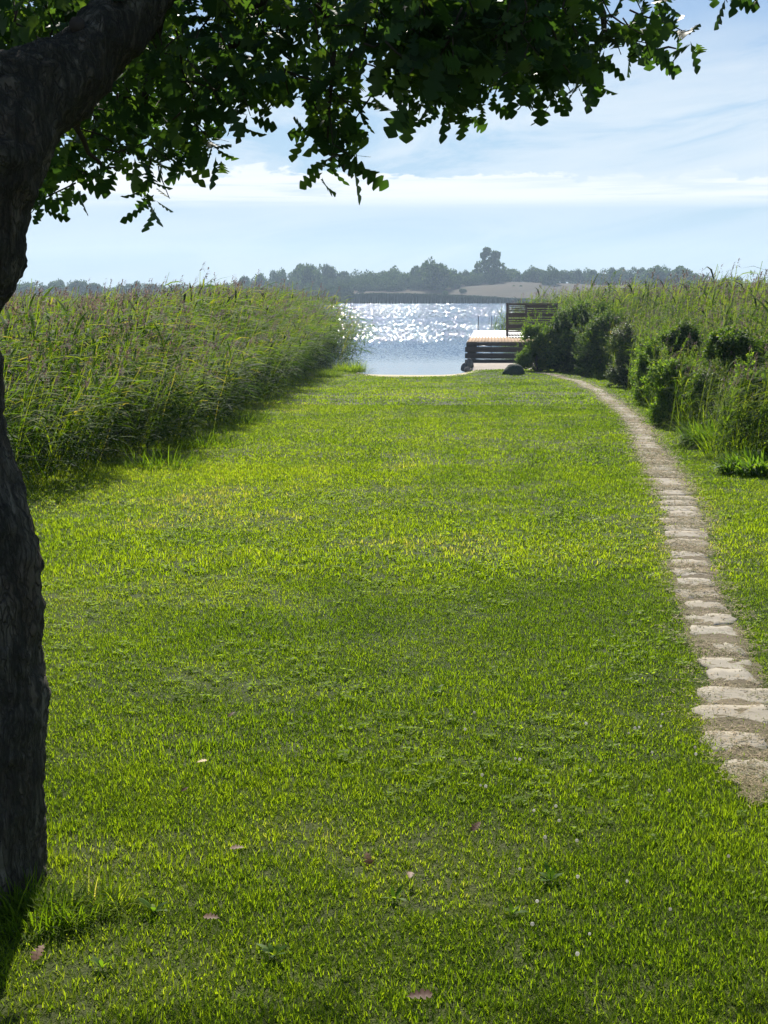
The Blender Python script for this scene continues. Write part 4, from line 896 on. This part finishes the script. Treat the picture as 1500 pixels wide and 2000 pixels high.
# ------------------------------------------------------------------ far shore
def far_tree_mesh(seed, kind):
    """crown of many leaf clumps; unit size: radius ~1, height ~1 (bush) or tall"""
    r = np.random.default_rng(seed); lob = []
    if kind == 'bush':
        for k in range(9): a = r.uniform(0, 6.28); q = math.sqrt(r.random()) * 0.62; s_ = r.uniform(.28, .50); lob.append((q * math.cos(a), q * math.sin(a), r.uniform(0.15, 0.92 - s_), s_, s_ * r.uniform(.75, 1.0)))
    elif kind == 'tall':
        for (lx, lz, s_) in [(-.05, .82, .19), (-.05, .62, .32), (.32, .55, .30), (.30, .72, .17), (-.38, .40, .30), (.1, .42, .42), (.55, .36, .30), (-.1, .22, .5), (.5, .20, .34), (-.55, .2, .28), (.42, .72, .12), (-.25, .70, .14)]: lob.append((lx, r.uniform(-.2, .2), lz, s_, s_ * 0.55))
    parts = []
    n = 420 if kind == 'bush' else 170
    for (cx, cy, cz, s_, sz) in lob:
        d = r.standard_normal((n, 3)); d /= np.linalg.norm(d, axis=1)[:, None]; ra = 0.55 + 0.52 * r.random(n) ** 0.5; ra *= 0.72 + 0.50 * fbm(d[:, 0] * 2 + 5, d[:, 2] * 2 + d[:, 1], 2.0, seed + 1, 2)
        P = np.array([cx, cy, cz]) + d * ra[:, None] * np.array([s_, s_, sz]); P = P[P[:, 2] > -0.02]; m_ = len(P)
        q = np.array([[-1, -.6, 0], [1, -.5, .2], [.8, .6, 0], [-.7, .7, -.2]]) * (0.040 if kind == 'bush' else 0.045)
        V, F, t = replicate((q, {4: np.array([[0, 1, 2, 3]])}, np.zeros(4)), rotm(r.uniform(0, 6.28, m_), r.uniform(-1.3, 1.3, m_), r.uniform(-1, 1, m_)), r.uniform(.6, 1.4, m_), P)
        parts.append((V, F, np.repeat(np.clip(r.normal(.45, .22, m_) + 0.2 * (cz - .5), 0, 1)[:, None], 4, 1)))
    V, F, t = merge(parts)
    return V, F, t
farT = [far_tree_mesh(700 + k, 'bush') for k in range(7)]
protoT = {}
def far_tree(px, topy, wpx, Y, kind, lab, group=None, cat='tree', v=None):
    x = at(px, 574, Y)[0]; zt = at(px, topy, Y)[2]; g = float(hill_z(np.array([x]), np.array([Y]))[0]); g = min(g, zt - 2.0)
    rx = wpx / FOC * Y * 0.5; H = zt - g; root = empty('far_tree' if kind == 'tall' else 'far_bush', (x, Y, g), random.uniform(-.5, .5) if kind == 'tall' else random.uniform(0, 6.28))
    k = 'tall' if kind == 'tall' else (random.randrange(7) if v is None else v)
    if k not in protoT:
        V, F, t = far_tree_mesh(777, 'tall') if k == 'tall' else farT[k]
        c = meshobj('crown', V, fl(F), M['farleaf'], root, t); tk = build('trunk', [tube([(0, 0, -0.25), (0.02, 0, 0.3), (0, 0.02, 0.6)], [0.05, 0.035, 0.015], 7), tube([(0, 0, 0.15), (0.25, 0.1, 0.5)], [0.025, 0.01], 6), tube([(0, 0, 0.1), (-0.25, -0.1, 0.45)], [0.025, 0.01], 6)], M['twig'], root, True); protoT[k] = (c, tk)
    else:
        c, tk = [q.copy() for q in protoT[k]]; C.objects.link(c); C.objects.link(tk); c.parent = root; tk.parent = root
    root.scale = (rx, rx * (0.8 if rx < 8 else 0.6), H / 0.97)
    return tag(root, lab, cat, group)
sil = [(-40, 548), (20, 548), (80, 545), (160, 545), (200, 555), (240, 556), (300, 546), (330, 550), (380, 560), (410, 550), (450, 545), (500, 530), (560, 518), (600, 510), (640, 512), (665, 522), (700, 526), (750, 520), (800, 514), (850, 502), (880, 506), (910, 520), (950, 520), (1000, 521), (1040, 520), (1075, 517), (1100, 527), (1130, 519), (1160, 526), (1200, 519), (1250, 517), (1300, 516), (1340, 520), (1370, 530), (1395, 545), (1430, 537), (1460, 540), (1500, 546), (1540, 545)]
sp_x = [a for a, b in sil]; sp_y = [b for a, b in sil]
special = [(604, 508, 100, 560, 'big dark rounded bush, highest on the left part of the far hill'), (855, 499, 95, 565, 'broad high bush left of the lone tall tree on the far shore'), (1305, 514, 130, 560, 'long dark dome-shaped thicket on the far shore at the right'), (1072, 515, 46, 575, 'small round bush right of the heath slope top'), (1200, 516, 40, 590, 'slim bush standing up between the thickets at the right'), (1432, 535, 56, 610, 'low pale bush at the far right of the far shore')]
for px, ty_, wp, Y, lab in special: far_tree(px, ty_, wp, Y, 'bush', lab, 'bushes on the far shore', 'bush')
far_tree(953, 479, 86, 590, 'tall', 'lone tall tree standing above the far shore bushes')
px = -30; c1 = c2 = c3 = 0; PXL = []
while px < 1540: wp = random.uniform(34, 88); PXL.append((px, wp)); px += wp * 0.42
L0 = [a for a in PXL if a[0] < 400]; L1 = [a for a in PXL if 400 <= a[0] < 940]; L2 = [a for a in PXL if a[0] >= 940]
for k, (px, wp) in enumerate(L0): far_tree(px, np.interp(px, sp_x, sp_y) - random.choice((0, 2, 6)) + random.uniform(0, 5), wp, random.uniform(588, 625), 'bush', 'hazy bush above the left reeds, %s from the left' % ordw(k + 1), 'bushes on the far shore', 'bush')
for k, (px, wp) in enumerate(L1[::-1]): far_tree(px, np.interp(px, sp_x, sp_y) - random.choice((0, 2, 6)) + random.uniform(0, 6), wp, random.uniform(588, 625), 'bush', 'hazy bush on the far skyline, %s to the left of the lone tall tree' % ordw(k + 1), 'bushes on the far shore', 'bush')
for k, (px, wp) in enumerate(L2): far_tree(px, np.interp(px, sp_x, sp_y) - random.choice((0, 2, 6)) + random.uniform(0, 7), wp, random.uniform(588, 625), 'bush', 'hazy bush on the far ridge, %s to the right of the lone tall tree' % ordw(k + 1), 'bushes on the far shore', 'bush')
px = 420; k = 0
while px < 960:
    k += 1; wp = random.uniform(36, 62); lo = np.interp(px, [420, 560, 700, 800, 900, 1000], [560, 542, 540, 534, 530, 534])
    far_tree(px, lo + random.uniform(-6, 6), wp, random.uniform(572, 586), 'bush', 'low bush of the front row on the far hill, %s from its left end' % ordw(k), 'front row bushes on the far hill', 'bush'); px += wp * 0.45
px = 400; k = 0
while px < 890:
    k += 1; wp = random.uniform(30, 46); far_tree(px, np.interp(px, [400, 600, 760, 890], [552, 550, 550, 540]) + random.uniform(-3, 5), wp, random.uniform(534, 545) if px < 690 else random.uniform(562, 572), 'bush', 'dark low bush just above the far waterline, %s from the left' % ordw(k), 'bushes near the far water', 'bush'); px += wp * 0.6
for k, (px, ty_, wp, Y, lab) in enumerate([(905, 562, 22, 545, 'tiny dark shrub on the lower left of the heath slope'), (1010, 556, 26, 560, 'small shrub in the middle of the heath slope'), (960, 548, 20, 575, 'small shrub near the top of the heath slope'), (870, 566, 18, 535, 'tiny shrub low on the heath slope above the reed belt')]):
    far_tree(px, ty_, wp, Y, 'bush', lab, 'shrubs on the heath slope', 'bush')
# reed belt along the far waterline
n = 26000; X = rng.uniform(-70, 62, n); 
Yb = 505 + 18 * (vnoise(X, 0 * X, 0.008, 3) - 0.5) + rng.uniform(-4, 10, n); pxx = X / 505 * FOC + 750
hgt = np.interp(pxx, [600, 680, 760, 900, 1000, 1060, 1100], [3.4, 3.4, 3.6, 2.9, 1.9, 1.4, 1.2]) * rng.uniform(.6, 1.05, n) * (0.85 + 0.3 * fbm(X, Yb, 0.3, 2, 3))
q = np.array([[-.05, 0, 0], [.05, 0, 0], [.14, 0, .7], [.12, .05, 1.0], [-.06, .03, .75]])
V, F, t = replicate((q, {5: np.arange(5)[None]}, np.zeros(5)), rotm(rng.uniform(-.9, .9, n)), np.stack([np.ones(n) * 3.6, np.ones(n), hgt], 1), np.stack([X, Yb, np.zeros(n) - 0.1], 1)); t = t + rng.random((n, 1))
tag(meshobj('far_reeds', V, fl(F), M['farreed'], tint=t.reshape(-1)), 'dark belt of reeds along the far waterline', 'reeds', kind='stuff')

for o in C.objects:
    if o.get('label') and len(o['label'].replace('-', ' ').split()) > 16: print('LONG', o['label'])
# ------------------------------------------------------------------ haze
m = newmat('haze_air'); pv = N.new('ShaderNodeVolumePrincipled'); pv.inputs['Color'].default_value = (0.62, 0.80, 1.0, 1); pv.inputs['Density'].default_value = 0.00031; pv.inputs['Anisotropy'].default_value = 0.3
o = N.new('ShaderNodeOutputMaterial'); L.new(pv.outputs[0], o.inputs['Volume'])
V, F, t = box(-470, 470, -60, 1320, -3.2, 45); tag(meshobj('haze', V, fl(F), m), kind='stuff')
